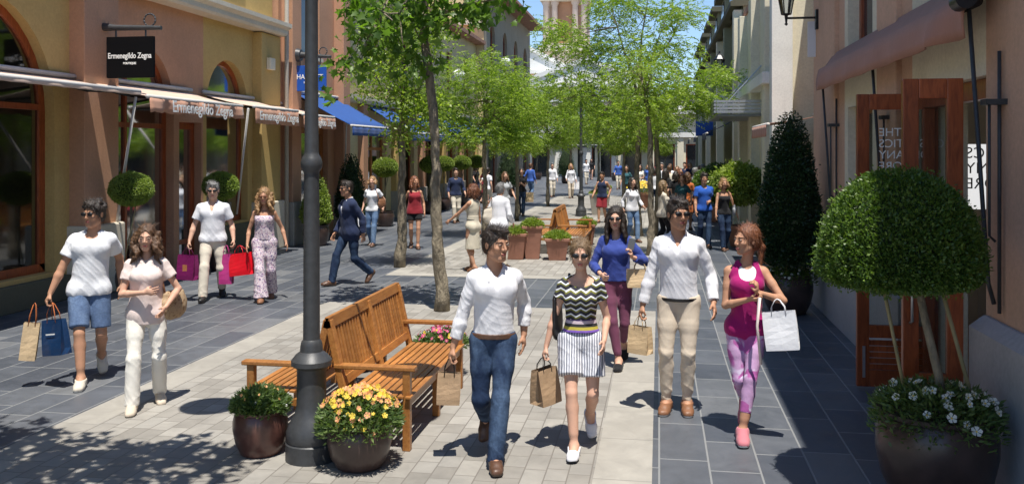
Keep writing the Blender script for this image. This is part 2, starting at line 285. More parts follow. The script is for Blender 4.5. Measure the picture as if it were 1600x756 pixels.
# ------------------------------------------------------------------ implicit bodies: one continuous surface per garment / body
class Field:
    def __init__(s, lo, hi, h):
        s.h = h; s.lo = np.array(lo, float); n = np.ceil((np.array(hi)-s.lo)/h).astype(int)+1
        s.n = n; s.F = np.full(tuple(n), .2, dtype=np.float32)
        s.ax = [(s.lo[i]+h*np.arange(n[i])).astype(np.float32) for i in range(3)]
    def rng(s, lo, hi):
        a = np.clip(np.floor((np.array(lo)-s.lo)/s.h).astype(int), 0, s.n); b = np.clip(np.ceil((np.array(hi)-s.lo)/s.h).astype(int)+1, 0, s.n)
        return a, b
    def add(s, pr, inf=0, op='u', plane=None):
        """pr = (kind, data, k)"""
        kind, d, k = pr
        k = max(k, .002)
        if kind == 'c':
            a, ra, b, rb = d[:4]; rr = max(ra, rb)+inf+k+2*s.h; a_ = np.array(a); b_ = np.array(b)
            lo = np.minimum(a_, b_)-rr; hi = np.maximum(a_, b_)+rr
        else:
            c, r = d[:2]; rr = np.array(r).max()+inf+k+2*s.h; lo = np.array(c)-rr; hi = np.array(c)+rr
        i, j = s.rng(lo, hi)
        if (j-i).min() <= 0: return
        sl = tuple(slice(i[t], j[t]) for t in range(3))
        X = s.ax[0][sl[0]][:, None, None]; Y = s.ax[1][sl[1]][None, :, None]; Z = s.ax[2][sl[2]][None, None, :]
        if kind == 'c':
            ba = b_-a_; L = float(ba@ba)+1e-9
            t = np.clip(((X-a[0])*ba[0]+(Y-a[1])*ba[1]+(Z-a[2])*ba[2])/L, 0, 1)
            dx = X-a[0]-t*ba[0]; dy = Y-a[1]-t*ba[1]; dz = Z-a[2]-t*ba[2]
            if len(d) > 4 and d[4] is not None:   # flattened along n by factor f
                n, f = d[4]; q = dx*n[0]+dy*n[1]+dz*n[2]; dist = np.sqrt(dx*dx+dy*dy+dz*dz+(f*f-1)*q*q)
            else: dist = np.sqrt(dx*dx+dy*dy+dz*dz)
            D = dist-(ra+(rb-ra)*t)-inf
        else:
            dx = X-c[0]; dy = Y-c[1]; dz = Z-c[2]; r = np.array(r)+inf
            if len(d) > 2 and d[2] is not None:
                Rm = d[2]; u = Rm[0][0]*dx+Rm[1][0]*dy+Rm[2][0]*dz; v = Rm[0][1]*dx+Rm[1][1]*dy+Rm[2][1]*dz; w = Rm[0][2]*dx+Rm[1][2]*dy+Rm[2][2]*dz
            else: u, v, w = dx, dy, dz
            k0 = np.sqrt((u/r[0])**2+(v/r[1])**2+(w/r[2])**2); k1 = np.sqrt((u/r[0]**2)**2+(v/r[1]**2)**2+(w/r[2]**2)**2)+1e-6
            D = k0*(k0-1)/k1
        if plane is not None:
            for (p, n) in (plane if isinstance(plane, list) else [plane]):
                D = np.maximum(D, (X-p[0])*n[0]+(Y-p[1])*n[1]+(Z-p[2])*n[2])
        A = s.F[sl]
        if op == 'u': hh = np.maximum(k-np.abs(A-D), 0)/k; s.F[sl] = np.minimum(A, D)-hh*hh*k*.25
        elif op == 's': D = -D; hh = np.maximum(k-np.abs(A-D), 0)/k; s.F[sl] = np.maximum(A, D)+hh*hh*k*.25
    def cut(s, p, n):
        """keep the side opposite to n"""
        X = s.ax[0][:, None, None]; Y = s.ax[1][None, :, None]; Z = s.ax[2][None, None, :]
        s.F = np.maximum(s.F, ((X-p[0])*n[0]+(Y-p[1])*n[1]+(Z-p[2])*n[2]).astype(np.float32))
    def folds(s, amp, freq=26, seed=0, zs=.55, ridge=True, w=None):
        I = np.nonzero(np.abs(s.F) < .03)
        x, y, z = (s.ax[t][I[t]] for t in range(3)); r = np.random.default_rng(seed); ph = r.random(8)*6.28
        wx = np.sin(7*y+9*z+ph[0])*.03+np.sin(15*x+ph[1])*.015; wz = np.sin(9*x+6*y+ph[2])*.04
        f1 = np.sin(freq*(x*.9+y*.5)+freq*zs*(z+wz)+ph[3]+3*np.sin(5*z+ph[4])); f2 = np.sin(freq*1.4*(-x*.6+y*.7+wx)+freq*1.2*zs*z+ph[5]+2*np.sin(8*x+ph[6]))
        v = (1-np.abs(f1))**1.5*.7+(1-np.abs(f2))**1.5*.5-.45 if ridge else (f1*f2)
        g = np.sin(freq*2.3*(x*.6-y*.8+wz)+freq*1.1*z+ph[7]+2.5*np.sin(11*z+7*x)); v = v+(1-np.abs(g))**2*.35-.12
        if w is not None: v = v*w(x, y, z)
        s.F[I] -= (amp*v).astype(np.float32)
    def mesh(s):
        F = s.F; S = F < 0
        S[0] = S[-1] = False; S[:, 0] = S[:, -1] = False; S[:, :, 0] = S[:, :, -1] = False
        F = np.where(S, F, np.maximum(F, 1e-5))
        c = np.zeros(tuple(n-1 for n in S.shape), np.int8)
        for a in (0, 1):
            for b in (0, 1):
                for d in (0, 1): c += S[a:S.shape[0]-1+a, b:S.shape[1]-1+b, d:S.shape[2]-1+d]
        idx = np.argwhere((c > 0) & (c < 8)); ids = np.full(c.shape, -1, np.int32); ids[tuple(idx.T)] = np.arange(len(idx))
        acc = np.zeros((len(idx), 3)); cnt = np.zeros(len(idx))
        for ax in range(3):
            o = [t for t in range(3) if t != ax]
            for u in (0, 1):
                for v in (0, 1):
                    p = idx.copy(); p[:, o[0]] += u; p[:, o[1]] += v; q = p.copy(); q[:, ax] += 1
                    fa = F[tuple(p.T)]; fb = F[tuple(q.T)]; m = (fa < 0) != (fb < 0); t = np.zeros(len(idx)); t[m] = fa[m]/(fa[m]-fb[m])
                    pt = p.astype(float); pt[:, ax] += t; acc[m] += pt[m]; cnt[m] += 1
        V = s.lo+s.h*acc/np.maximum(cnt, 1)[:, None]; Q = []
        for ax in range(3):
            o = [(ax+1) % 3, (ax+2) % 3]
            sa = [slice(None)]*3; sb = [slice(None)]*3; sa[ax] = slice(0, -1); sb[ax] = slice(1, None)
            E = S[tuple(sa)] != S[tuple(sb)]; e = np.argwhere(E)
            e = e[(e[:, o[0]] > 0) & (e[:, o[1]] > 0) & (e[:, o[0]] < S.shape[o[0]]-1) & (e[:, o[1]] < S.shape[o[1]]-1)]
            if not len(e): continue
            q = []
            for (u, v) in ((-1, -1), (0, -1), (0, 0), (-1, 0)):
                p = e.copy(); p[:, o[0]] += u; p[:, o[1]] += v; q.append(ids[tuple(p.T)])
            q = np.stack(q, 1); fl = ~S[tuple(e.T)]; q[fl] = q[fl][:, ::-1]; Q.append(q)
        return V, np.concatenate(Q) if Q else np.zeros((0, 4), int)
def rotz(v, a): c, s = math.cos(a), math.sin(a); return (v[0]*c-v[1]*s, v[0]*s+v[1]*c, v[2])
def lerp(a, b, t): return tuple(x+(y-x)*t for x, y in zip(a, b))
def ik(a, c, l1, l2, hint):
    a, c, hint = Vector(a), Vector(c), Vector(hint); d = c-a; L = d.length
    if L > (l1+l2)*.998: c = a+d*((l1+l2)*.998/L); d = c-a; L = d.length
    x = (l1*l1-l2*l2+L*L)/(2*L); hgt = math.sqrt(max(l1*l1-x*x, 0)); u = d/L; hv = (hint-u*hint.dot(u)).normalized()
    return tuple(a+u*x+hv*hgt), tuple(c)
class Person:
    """faces local -Y; side -1 is the figure's own right"""
    def __init__(s, label, loc, face=0, h=1.75, sex='m', skin='skin', vox=.008, feet=None, hands=None, lean=(0, 0), sway=0, head=(0, 0), palms=None, width=1.0, group=None, grip=(0, 0), elbow=(None, None), twist=0, name='person', cat=None):
        s.k = h/1.78; s.vox = vox/s.k if vox else .01; s.sex = sex; s.m = sex == 'm'; s.seed = abs(hash(label)) % 997 if False else sum(map(ord, label)) % 997
        s.root = empty(name, (loc[0], loc[1], 0), face, label, cat or ('man' if s.m else 'woman'), group); s.skin = skin; s.W = width
        feet = feet or {-1: (-.09, 0, 0, 0), 1: (.09, 0, 0, 0)}   # x, y, heel lift, pitch(deg)
        s.feet = feet; s.ank = {}
        for sd in (-1, 1):
            x, y, lift, p = feet[sd]; s.ank[sd] = (x, y, .085+lift)
        hz = .925
        for sd in (-1, 1):
            a = s.ank[sd]; dx = a[0]-(sway+sd*.085); hz = min(hz, a[2]+math.sqrt(max(.846**2-dx*dx-a[1]**2, .3)))
        s.hz = hz; s.hip = {sd: (sway+sd*(.088 if s.m else .092), 0, hz-.005) for sd in (-1, 1)}
        s.knee = {}
        for sd in (-1, 1): s.knee[sd], s.ank[sd] = ik(s.hip[sd], s.ank[sd], .43, .42, (sd*.06, -1, .15))
        lx, ly = lean; s.ly = ly; twist = twist+.32*max(-.6, min(.6, feet[-1][1]-feet[1][1]))
        def T(x, y, z):  # torso frame: lean grows with height, twist turns the shoulders
            t = max(0, z)/.52; x, y, _ = rotz((x, y, 0), twist*min(t, 1)); return (sway+x+lx*t, y+ly*t, hz+z)
        s.T = T; sw = .166 if s.m else .143; s.sh = {sd: T(sd*sw*width, .012, .470 if s.m else .462) for sd in (-1, 1)}
        hands = hands or {-1: (-.27, -.03, .80), 1: (.27, -.03, .80)}; s.el = {}; s.wr = {}; s.hands = hands
        for sd in (-1, 1):
            hint = elbow[0 if sd < 0 else 1] or (sd*.35, 1, -.1)
            t = hands[sd]; t = (t[0], t[1], t[2]); s.el[sd], s.wr[sd] = ik(s.sh[sd], t, .285, .25, hint)
        s.palms = palms or {}; s.grip = {-1: grip[0], 1: grip[1]}
        s.hc = T(0, -.016, .728); s.hyaw, s.hpitch = head
        a = Matrix.Rotation(s.hyaw, 3, 'Z') @ Matrix.Rotation(s.hpitch, 3, 'X'); s.HR = a
        s.H = lambda x, y, z: tuple(Vector(s.hc)+a @ Vector((x, y, z))*1.09)
        s.HRm = [[a[i][j] for j in range(3)] for i in range(3)]
        P = [s.T(0, 0, .2)]+list(s.ank.values())+list(s.wr.values())+list(s.el.values())+[s.hc]+list(s.knee.values())
        P = np.array(P); s.lo = P.min(0)-.24; s.hi = P.max(0)+.24; s.lo[2] = -.02
    # --- shape lists -------------------------------------------------------
    def torso(s):
        T, m, W = s.T, s.m, s.W; k = .05
        if m: L = [('e', (T(0, .0, .02), (.162*W, .108*W, .12)), k), ('e', (T(0, -.005, .18), (.136*W, .104*W, .17)), k), ('e', (T(0, .0, .37), (.155*W, .113*W, .18)), k),
                   ('e', (T(-.075, -.06, .40), (.08, .05, .07)), .04), ('e', (T(.075, -.06, .40), (.08, .05, .07)), .04)]
        else: L = [('e', (T(0, .005, .0), (.165*W, .113*W, .12)), k), ('e', (T(0, -.0, .19), (.118*W, .09*W, .15)), k), ('e', (T(0, .005, .36), (.138*W, .10*W, .16)), k),
                   ('e', (T(-.068, -.075, .365), (.062, .06, .06)), .03), ('e', (T(.068, -.075, .365), (.062, .06, .06)), .03)]
        L.append(('c', (T(-.10*W, .02, .455), .066 if m else .052, T(.10*W, .02, .455), .066 if m else .052), .05))
        for sd in (-1, 1): L.append(('c', (T(sd*.02, .03, .535), .040 if m else .032, T(sd*.13*W, .02, .485), .036 if m else .028), .03))
        for sd in (-1, 1): L.append(('e', (T(sd*.07, .065, -.03), (.085, .07, .09)), .04))
        return L
    def shoulders(s):
        r = .054 if s.m else .043
        return [('c', (s.T(sd*.09, .02, .46), r, s.sh[sd], r), .035) for sd in (-1, 1)]
    def arm(s, sd, part):
        f = 1 if s.m else .82
        if part == 'u': return [('c', (s.sh[sd], .050*f, lerp(s.sh[sd], s.el[sd], .45), .045*f), .02), ('c', (lerp(s.sh[sd], s.el[sd], .4), .045*f, s.el[sd], .036*f), .015)]
        return [('c', (s.el[sd], .036*f, lerp(s.el[sd], s.wr[sd], .3), .040*f), .015), ('c', (lerp(s.el[sd], s.wr[sd], .28), .040*f, s.wr[sd], .025*f), .015)]
    def leg(s, sd, part):
        f = 1 if s.m else .97; h, kn, an = s.hip[sd], s.knee[sd], s.ank[sd]
        if part == 't': return [('c', (h, .085*f, lerp(h, kn, .5), .070*f), .04), ('c', (lerp(h, kn, .45), .070*f, kn, .048*f), .02)]
        back = Vector((0, .022, 0)); c1 = lerp(kn, an, .28)
        return [('c', (kn, .048*f, an, .032*f), .02), ('c', (tuple(Vector(lerp(kn, an, .12))+back*.6), .040*f, tuple(Vector(c1)+back), .047*f), .03), ('c', (tuple(Vector(c1)+back), .047*f, lerp(kn, an, .75), .032*f), .03)]
    def foot(s, sd):
        a = Vector(s.ank[sd]); x, y, lift, p = s.feet[sd]; p = R(p); out = sd*.10
        def F(dy, dz, dx=0): v = Vector((dx+out*(-dy), dy*math.cos(p)-dz*math.sin(p), dz*math.cos(p)+dy*math.sin(p))); return tuple(a+v)
        # pitch > 0 : toe lower than heel
        return [('c', (F(.0, 0), .036, F(.035, -.048), .034), .03), ('c', (F(.03, -.05), .033, F(-.10, -.055), .034), .03), ('c', (F(0, -.01), .034, F(-.10, -.05), .026), .03), ('c', (F(-.10, -.058, -.012), .026, F(-.165, -.064, -.012), .020), .02), ('c', (F(-.10, -.058, .014), .026, F(-.155, -.064, .016), .018), .02)], F
    def hand(s, sd):
        w = Vector(s.wr[sd]); d = (w-Vector(s.el[sd])).normalized()
        pal = s.palms.get(sd)
        if pal and len(pal) > 1: d = Vector(pal[1]).normalized()
        n = Vector(pal[0]) if pal else Vector((-sd, .15, 0))      # palm faces the body
        n = (n-d*n.dot(d)).normalized(); u = d.cross(n)*1.0
        # u should point to the thumb side (forward, -Y) for hanging hands
        tw = Vector((0, -1, .2)); u = u if u.dot(tw) > 0 else -u
        g = s.grip[sd]; f = 1 if s.m else .9; L = []
        def P(a, b, c): return tuple(w+(d*a+u*b+n*c)*f)
        L.append(('c', (P(.01, .0, 0), .024*f, P(.07, .0, .0), .030*f, (tuple(n), 1.9)), .02))
        L.append(('c', (P(.05, .022, 0), .020*f, P(.075, -.022, .0), .020*f, (tuple(n), 1.4)), .02))
        for i, (off, ln) in enumerate(((.031, .92), (.010, 1.0), (-.011, .95), (-.031, .76))):
            a0 = Vector((.085, off, 0)); ang = (.25+.09*i) if g == 0 else (.95+.05*i); st = [.038*ln, .026*ln, .020*ln]; rr = [.0088, .0082, .0072]; cur = a0; A = ang*.6
            for j in range(3):
                nx = cur+Vector((math.cos(A)*st[j], (off*.10 if g == 0 else 0), math.sin(A)*st[j]))
                L.append(('c', (P(*cur), rr[j]*f, P(*nx), (rr[j]-.0008)*f), .004 if j else .007)); cur = nx; A += ang
        t0 = Vector((.022, .022, .006)); t1 = Vector((.052, .046, .018)); t2 = Vector((.078, .050, .030)) if g == 0 else Vector((.075, .036, .040))
        L += [('c', (P(*t0), .013*f, P(*t1), .0115*f), .01), ('c', (P(*t1), .0110*f, P(*t2), .0090*f), .004)]
        return L
    def headprims(s):
        H, Rm = s.H, s.HRm; m = s.m; w = 1 if m else .94; L = []
        e = lambda c, r, k: L.append(('e', (H(*c), r, Rm), k)); c_ = lambda a, ra, b, rb, k: L.append(('c', (H(*a), ra, H(*b), rb), k))
        e((0, .018, .035), (.076*w, .096, .086), .03); e((0, -.028, -.015), (.060*w, .066, .092), .03)
        c_((0, -.03, -.055), .050*w, (0, -.058, -.088), .026 if m else .020, .03)
        for q in (-1, 1): c_((q*.048*w, -.005, -.055), .020, (q*.018, -.06, -.09), .018 if m else .013, .025); e((q*.040*w, -.062, -.018), (.022, .022, .02), .02)
        c_((-.034, -.080, .028), .010, (.034, -.080, .028), .010, .015)
        return L
    def facefeat(s, F):
        H, Rm = s.H, s.HRm
        for q in (-1, 1): F.add(('e', (H(q*.032, -.099, .010), (.019, .016, .013), Rm), .012), op='s')
        for q in (-1, 1): F.add(('e', (H(q*.031, -.078, .010), (.0135, .0135, .0125), Rm), .003))
        F.add(('c', (H(0, -.086, .018), .0075, H(0, -.106, -.020), .0105), .012)); F.add(('c', (H(-.011, -.094, -.026), .0075, H(.011, -.094, -.026), .0075), .008))
        F.add(('e', (H(0, -.088, -.053), (.025, .010, .0065), Rm), .004)); F.add(('e', (H(0, -.086, -.064), (.021, .0105, .007), Rm), .004))
        for q in (-1, 1): F.add(('e', (H(q*.076*(1 if s.m else .94), .008, .0), (.010, .019, .032), Rm), .006))
    # --- output ------------------------------------------------------------
    def out(s, name, F, mat, midx=None, parent=None, label=None):
        V, Q = F.mesh()
        if not len(Q): return None
        mi = midx(V, Q) if midx else None
        o = np_obj(name, V*s.k, Q, mat, parent or s.root, True, mi)
        if label: o['label'] = label
        return o
    def fld(s, lo=None, hi=None, h=None): return Field(lo if lo is not None else s.lo, hi if hi is not None else s.hi, h or s.vox)
    def body(s, arms=True):
        F = s.fld()
        for p in s.torso()+s.shoulders(): F.add(p, -.006)
        for sd in (-1, 1):
            for pt in 't', 's':
                for p in s.leg(sd, pt): F.add(p)
            for p in s.foot(sd)[0]: F.add(p)
            for pt in 'u', 'f':
                for p in s.arm(sd, pt): F.add(p)
            for p in s.hand(sd): F.add(p)
        F.add(('c', (s.T(0, .025, .49), .062 if s.m else .048, s.H(0, .022, -.05), .056 if s.m else .044), .035))
        for p in s.headprims(): F.add(p)
        s.facefeat(F)
        RT = np.array(s.HRm); hc = np.array(s.hc)
        def mi(V, Q):
            c = (V[Q].mean(1)-hc)@RT/1.09; x, y, z = c.T; r = np.zeros(len(Q), int); front = y < -.055
            r[front & (np.abs(z+.057) < .0085) & (np.abs(x) < .024-np.abs(z+.057)) & (y < -.083)] = 1
            r[front & (np.abs(z-.031+.012*np.abs(np.abs(x)-.03)/.02) < .0045) & (np.abs(np.abs(x)-.033) < .019)] = 2
            return r
        s.out('body', F, [M[s.skin], M['lips'], M['brow']], mi)
    def hair(s, mat, kind='short', length=.3, side=(1, 1), vol=1.0):
        H, Rm = s.H, s.HRm; hc = np.array(s.hc); lo = hc-[.26, .26, .26+(length if 'long' in kind else 0)]; hi = hc+[.26, .26, .26]; F = s.fld(lo, hi, max(s.vox*.8, .005)); v = .009*vol
        if kind == 'bald': v = .004
        F.add(('e', (H(0, .022, .042), (.080+v, .098+v, .088+v), Rm), .01))
        F.add(('e', (H(0, .045, -.01), (.076+v*.6, .072+v*.6, .085), Rm), .02))
        for q in (-1, 1): F.add(('e', (H(q*.066, .018, .02), (.014+v*.6, .040, .048 if kind != 'short' else .035), Rm), .012))
        # face window
        F.add(('e', (H(0, -.120, -.014), ((.076 if kind in ('bun', 'pony') else .064), (.098 if kind in ('long', 'longcurl') else .112), .104), Rm), .012), op='s')
        if kind in ('short', 'curlyshort', 'bald'):
            for q in (-1, 1): F.add(('e', (H(q*.09, -.005, -.035), (.03, .06, .055), Rm), .01), op='s')
        F.add(('e', (H(0, -.04, -.13), (.09, .09, .075), Rm), .02), op='s')
        if kind in ('short', 'curlyshort'):
            F.add(('e', (H(.012, -.062, .092), (.052, .032, .024), Rm), .02)); F.add(('e', (H(-.02, -.03, .112), (.045, .05, .022), Rm), .02))
        if kind == 'curlyshort':
            r = np.random.default_rng(3)
            for i in range(46):
                a = r.uniform(-1, 1)*2.9; t = r.uniform(.1, 1.25); x, y, z = math.sin(a)*math.cos(t)*.085, .02+math.cos(a)*math.cos(t)*.102, .045+math.sin(t)*.09
                if y < -.06 and z < .075: continue
                F.add(('e', (H(x, y, z), (.02, .02, .017), Rm), .008))
        if kind == 'bun':
            F.add(('e', (H(0, .115, .05), (.036, .036, .036), Rm), .015))
        if kind == 'pony':
            F.add(('c', (H(0, .10, .02), .026, H(0.01, .13, -.06), .034), .02)); F.add(('c', (H(0.01, .13, -.06), .034, H(0.02, .115, -.18), .016), .02))
        if 'long' in kind:
            r = np.random.default_rng(s.seed); n = 9 if 'curl' in kind else 7; wv = .028 if 'curl' in kind else .010
            for q in (-1, 1):
                if q == -1 and side[0] == 0 or q == 1 and side[1] == 0: continue
                for i in range(n):
                    th = -.35+2.2*i/(n-1); x0, y0 = q*math.cos(th)*.074, .02+math.sin(th)*.085; pts = []
                    ln = length*(.75+.35*r.random()); fw = (-.055 if i < 3 else .02)
                    for j in range(6):
                        t = j/5; zz = .03-ln*t; spread = 1+.35*t*(vol if 'curl' in kind else .75)
                        b = s.hc; p = H(x0*spread, y0, .03) if j == 0 else None
                        px = Vector(H(x0*spread, y0, .03)); px.z -= ln*t; px.y += (fw*t) + wv*math.sin(6*t+i*1.7+q); px.x += wv*math.cos(7*t+i*2.1)+q*.012*t
                        pts.append(tuple(px))
                    rad = [.026, .028, .027, .024, .020, .010]
                    for j in range(5): F.add(('c', (pts[j], rad[j]*(1.15 if 'curl' in kind else 1), pts[j+1], rad[j+1]), .012))
        F.folds(.006 if 'curl' in kind else .0035, 95 if 'curl' in kind else 120, s.seed, .22 if 'curl' not in kind else .6)
        o = s.out('hair', F, M[mat])
        if s.vox < .0105/s.k and o:   # loose strands lying along and just off the hair surface
            V = np.empty(len(o.data.vertices)*3, np.float32); o.data.vertices.foreach_get('co', V); V = V.reshape(-1, 3); r = np.random.default_rng(s.seed); n = 1500 if 'long' in kind else 900
            P = V[r.integers(0, len(V), n)]; c = hc*s.k; nrm = P-c; nrm[:, 2] *= .5; nrm /= np.linalg.norm(nrm, axis=1)[:, None]+1e-6
            dn = np.array([0, 0, -1.])-nrm*(nrm@np.array([0, 0, -1.]))[:, None]; up = nrm[:, 2] > .5; back = np.array([0, 1., 0])-nrm*(nrm[:, 1])[:, None]; dn = np.where(up[:, None], back, dn)+r.normal(size=P.shape)*.35; dn /= np.linalg.norm(dn, axis=1)[:, None]+1e-6
            ln = (.02+.04*r.random(n)) if 'long' not in kind else (.03+.07*r.random(n)); sd_ = np.cross(dn, nrm); W = .0011; Q0 = P+nrm*.001; Q1 = Q0+dn*(ln*.55)[:, None]+nrm*(.004+.006*r.random(n))[:, None]; Q2 = Q0+dn*ln[:, None]+nrm*(.003+.012*r.random(n))[:, None]
            VV = np.stack([Q0-sd_*W, Q0+sd_*W, Q1+sd_*W, Q1-sd_*W, Q2+sd_*W*.3, Q2-sd_*W*.3], 1).reshape(-1, 3); b = np.arange(n)[:, None]*6; FF = np.concatenate([b+np.array([[0, 1, 2, 3]]), b+np.array([[3, 2, 4, 5]])])
            np_obj('loose_strands', VV, FF, M[mat], o)
    def shades(s, mat='black'):
        H, Rm = s.H, s.HRm; hc = np.array(s.hc); F = s.fld(hc-.13, hc+.13, .005 if s.vox < .01 else .008)
        for q in (-1, 1):
            F.add(('e', (H(q*.033, -.094, .012), (.029, .012, .021), Rm), .003)); F.add(('c', (H(q*.058, -.090, .018), .0042, H(q*.078, .012, .012), .004), .003))
        F.add(('c', (H(-.01, -.104, .018), .004, H(.01, -.104, .018), .004), .003)); s.out('sunglasses', F, M[mat])
    def eyes(s):
        for q in (-1, 1):
            mb = MB(); c = Vector(s.H(q*.031, -.0815, .010))*s.k; sph(mb, c, .0138*s.k, sc=(1, 1, .42)); mb.cur = 1
            sph(mb, Vector(s.H(q*.031, -.0885, .010))*s.k, .0078*s.k, sc=(1, 1, .75)); mb.build('eye', [M['eyewhite'], M['black']], s.root, True)
    def top(s, mat, name='shirt', sleeve='long', cuff=.95, hem=-.02, loose=.016, flare=0, neck='round', collar=False, fold=.006, label=None, tuck=False, off=False):
        """sleeve: long/short/cap/none; cuff = fraction along the forearm (long) or upper arm (short)"""
        F = s.fld(); T = s.T
        for p in s.torso(): F.add(p, loose)
        if not off: 
            for p in s.shoulders(): F.add(p, loose*.5 if sleeve != 'none' else .006)
        if hem < 0:
            for sd in (-1, 1): F.add(('e', (s.hip[sd], (.098, .115, .10) if s.m else (.080, .105, .11)), .04), loose if s.m else .004)
        if s.m or flare: F.add(('c', (T(0, 0, .36), (.142 if s.m else .120)*s.W, T(0, .0, hem), ((.146 if hem <= 0 else .130) if s.m else .14)*s.W+flare, ((0, 1, 0), 1.38)), .05), loose*.6)
        if not s.m and fold > .003: F.add(('c', (T(0, -.06, .34), .075, T(0, -.04, .12), .07), .06), loose*.5)
        F.cut(T(0, 0, hem), (0, 0, -1))
        if off: F.cut(T(0, 0, .43), (0, 0, 1))
        if sleeve == 'none' and not off:
            for sd in (-1, 1): F.cut(T(sd*.135*s.W, 0, .45), (sd*.92, 0, .38))
        for sd in (-1, 1):
            if sleeve == 'long':
                for p in s.arm(sd, 'u'): F.add(p, loose*.75)
                A = s.arm(sd, 'f'); e, w = s.el[sd], s.wr[sd]; q = lerp(e, w, cuff); n = (Vector(w)-Vector(e)).normalized()
                for p in A: F.add(p, loose*.85+.002, plane=(q, tuple(n)))
                F.add(('c', (lerp(e, w, max(cuff-.16, .1)), (.042 if s.m else .033), q, (.040 if s.m else .031)), .01), loose*.5, plane=(q, tuple(n)))
            elif sleeve == 'short':
                a, e = s.sh[sd], s.el[sd]; q = lerp(a, e, cuff); n = (Vector(e)-Vector(a)).normalized()
                for p in s.arm(sd, 'u'): F.add(p, loose+.003, plane=(q, tuple(n)))
                F.add(('c', (a, (.05 if s.m else .042), q, (.060 if s.m else .05)), .02), loose*.6, plane=(q, tuple(n)))
        # neck opening
        r = .060 if s.m else .056
        if not off:
            F.add(('c', (T(0, .02, .545), r, T(0, .0, .70), r+.03), .01), op='s')
            if neck == 'v': F.add(('c', (T(0, -.05, .57), .055, T(0, -.12, .49), .030), .008), op='s'); F.add(('c', (T(0, -.10, .50), .035, T(0, -.14, .40), .012), .01), op='s')
            elif neck == 'scoop': F.add(('e', (T(0, -.10, .50), (.085, .09, .10)), .01), op='s')
            elif neck == 'wide': F.add(('e', (T(0, -.03, .52), (.115, .11, .06)), .01), op='s')
            elif neck == 'jacket': F.add(('c', (T(0, -.14, .52), .05, T(0, -.15, .24), .012), .01), op='s')
            else: F.add(('e', (T(0, -.06, .53), (.06, .06, .04)), .01), op='s')
        if collar:
            for sd in (-1, 1):
                P = [T(0, .083, .575), T(sd*.050, .062, .572), T(sd*.068, .012, .558), T(sd*.060, -.045, .525), T(sd*.042, -.088, .475)]
                for a, b in zip(P, P[1:]): F.add(('c', (a, .013, b, .013, ((0, 0, 1), .55)), .006))
                F.add(('c', (P[3], .012, T(sd*.066, -.105, .462), .009), .006))
            for i in range(5):
                z = .40-.085*i
                pass
        tz = s.hz
        F.folds(fold*.55, 32, s.seed, .42, True, (lambda x, y, z: np.where(np.abs(x-s.T(0,0,.3)[0]) > .17, 1.5, np.clip(1.3-(z-tz-.05)*1.8, .35, 1.3))))
        return s.out(name, F, M[mat], label=label)
    def bottoms(s, mat, name='trousers', kind='long', loose=.016, cut=1.0, waist=.10, flare=0, fold=.005, label=None, parts=('l',)):
        F = s.fld(); T = s.T
        for p in s.torso()[:1]+s.torso()[-2:]: F.add(p, loose*.6)
        if s.m: F.add(('e', (T(0, 0, .10), (.148*s.W, .112*s.W, .10)), .03), .004)
        F.cut(T(0, 0, waist), (0, 0, 1))
        for sd in (-1, 1):
            h, kn, an = s.hip[sd], s.knee[sd], s.ank[sd]
            if kind == 'shorts':
                q = lerp(h, kn, cut); n = tuple((Vector(kn)-Vector(h)).normalized())
                for p in s.leg(sd, 't'): F.add(p, loose, plane=(q, n))
                F.add(('c', (h, .085, q, .068+flare), .02), loose, plane=(q, n))
            else:
                q = lerp(kn, an, cut); n = tuple((Vector(an)-Vector(kn)).normalized())
                for p in s.leg(sd, 't'): F.add(p, loose)
                for p in s.leg(sd, 's'): F.add(p, loose*.8, plane=(q, n))
                if loose > .01: F.add(('c', (kn, .058, q, .055+flare), .03), loose*.6, plane=(q, n))
        if fold: F.folds(fold*.8, 24, s.seed+5, .6, True, lambda x, y, z: np.clip(.45+1.4*np.exp(-((z-.15)/.09)**2)+.8*np.exp(-((z-.5)/.07)**2)+.6*np.exp(-((z-.86)/.07)**2), 0, 1.8))
        return s.out(name, F, M[mat], label=label)
    def skirt(s, mat, name='skirt', top=.14, hem=.45, r0=.13, r1=.2, fl=1.25, fold=.01, label=None, freq=40):
        F = s.fld(); T = s.T; a = T(0, 0, top); b = (T(0, 0, 0)[0], .0, hem)
        F.add(('e', (T(0, .0, .0), (.175*s.W, .125*s.W, .13)), .03), .008)
        for sd in (-1, 1): F.add(('e', (T(sd*.07, .065, -.03), (.085, .07, .09)), .04), .01)
        F.add(('c', (a, r0, b, r1, ((0, 1, 0), fl)), .03)); F.cut(a, (0, 0, 1)); F.cut((0, 0, hem), (0, 0, -1))
        F.folds(fold, freq, s.seed+3, .1, True, lambda x, y, z: np.clip((s.hz-z)*3+.4, 0, 1)); return s.out(name, F, M[mat], label=label)
    def belt(s, mat, z=.085, w=.018, inf=.024):
        F = s.fld(); T = s.T; F.add(s.torso()[0], inf*.8)
        F.add(('e', (T(0, 0, .10), (.148*s.W if s.m else .13, .112*s.W if s.m else .10, .10)), .03), inf*.55)
        F.cut(T(0, 0, z+w), (0, 0, 1)); F.cut(T(0, 0, z-w), (0, 0, -1)); o = s.out('belt', F, M[mat]); return o
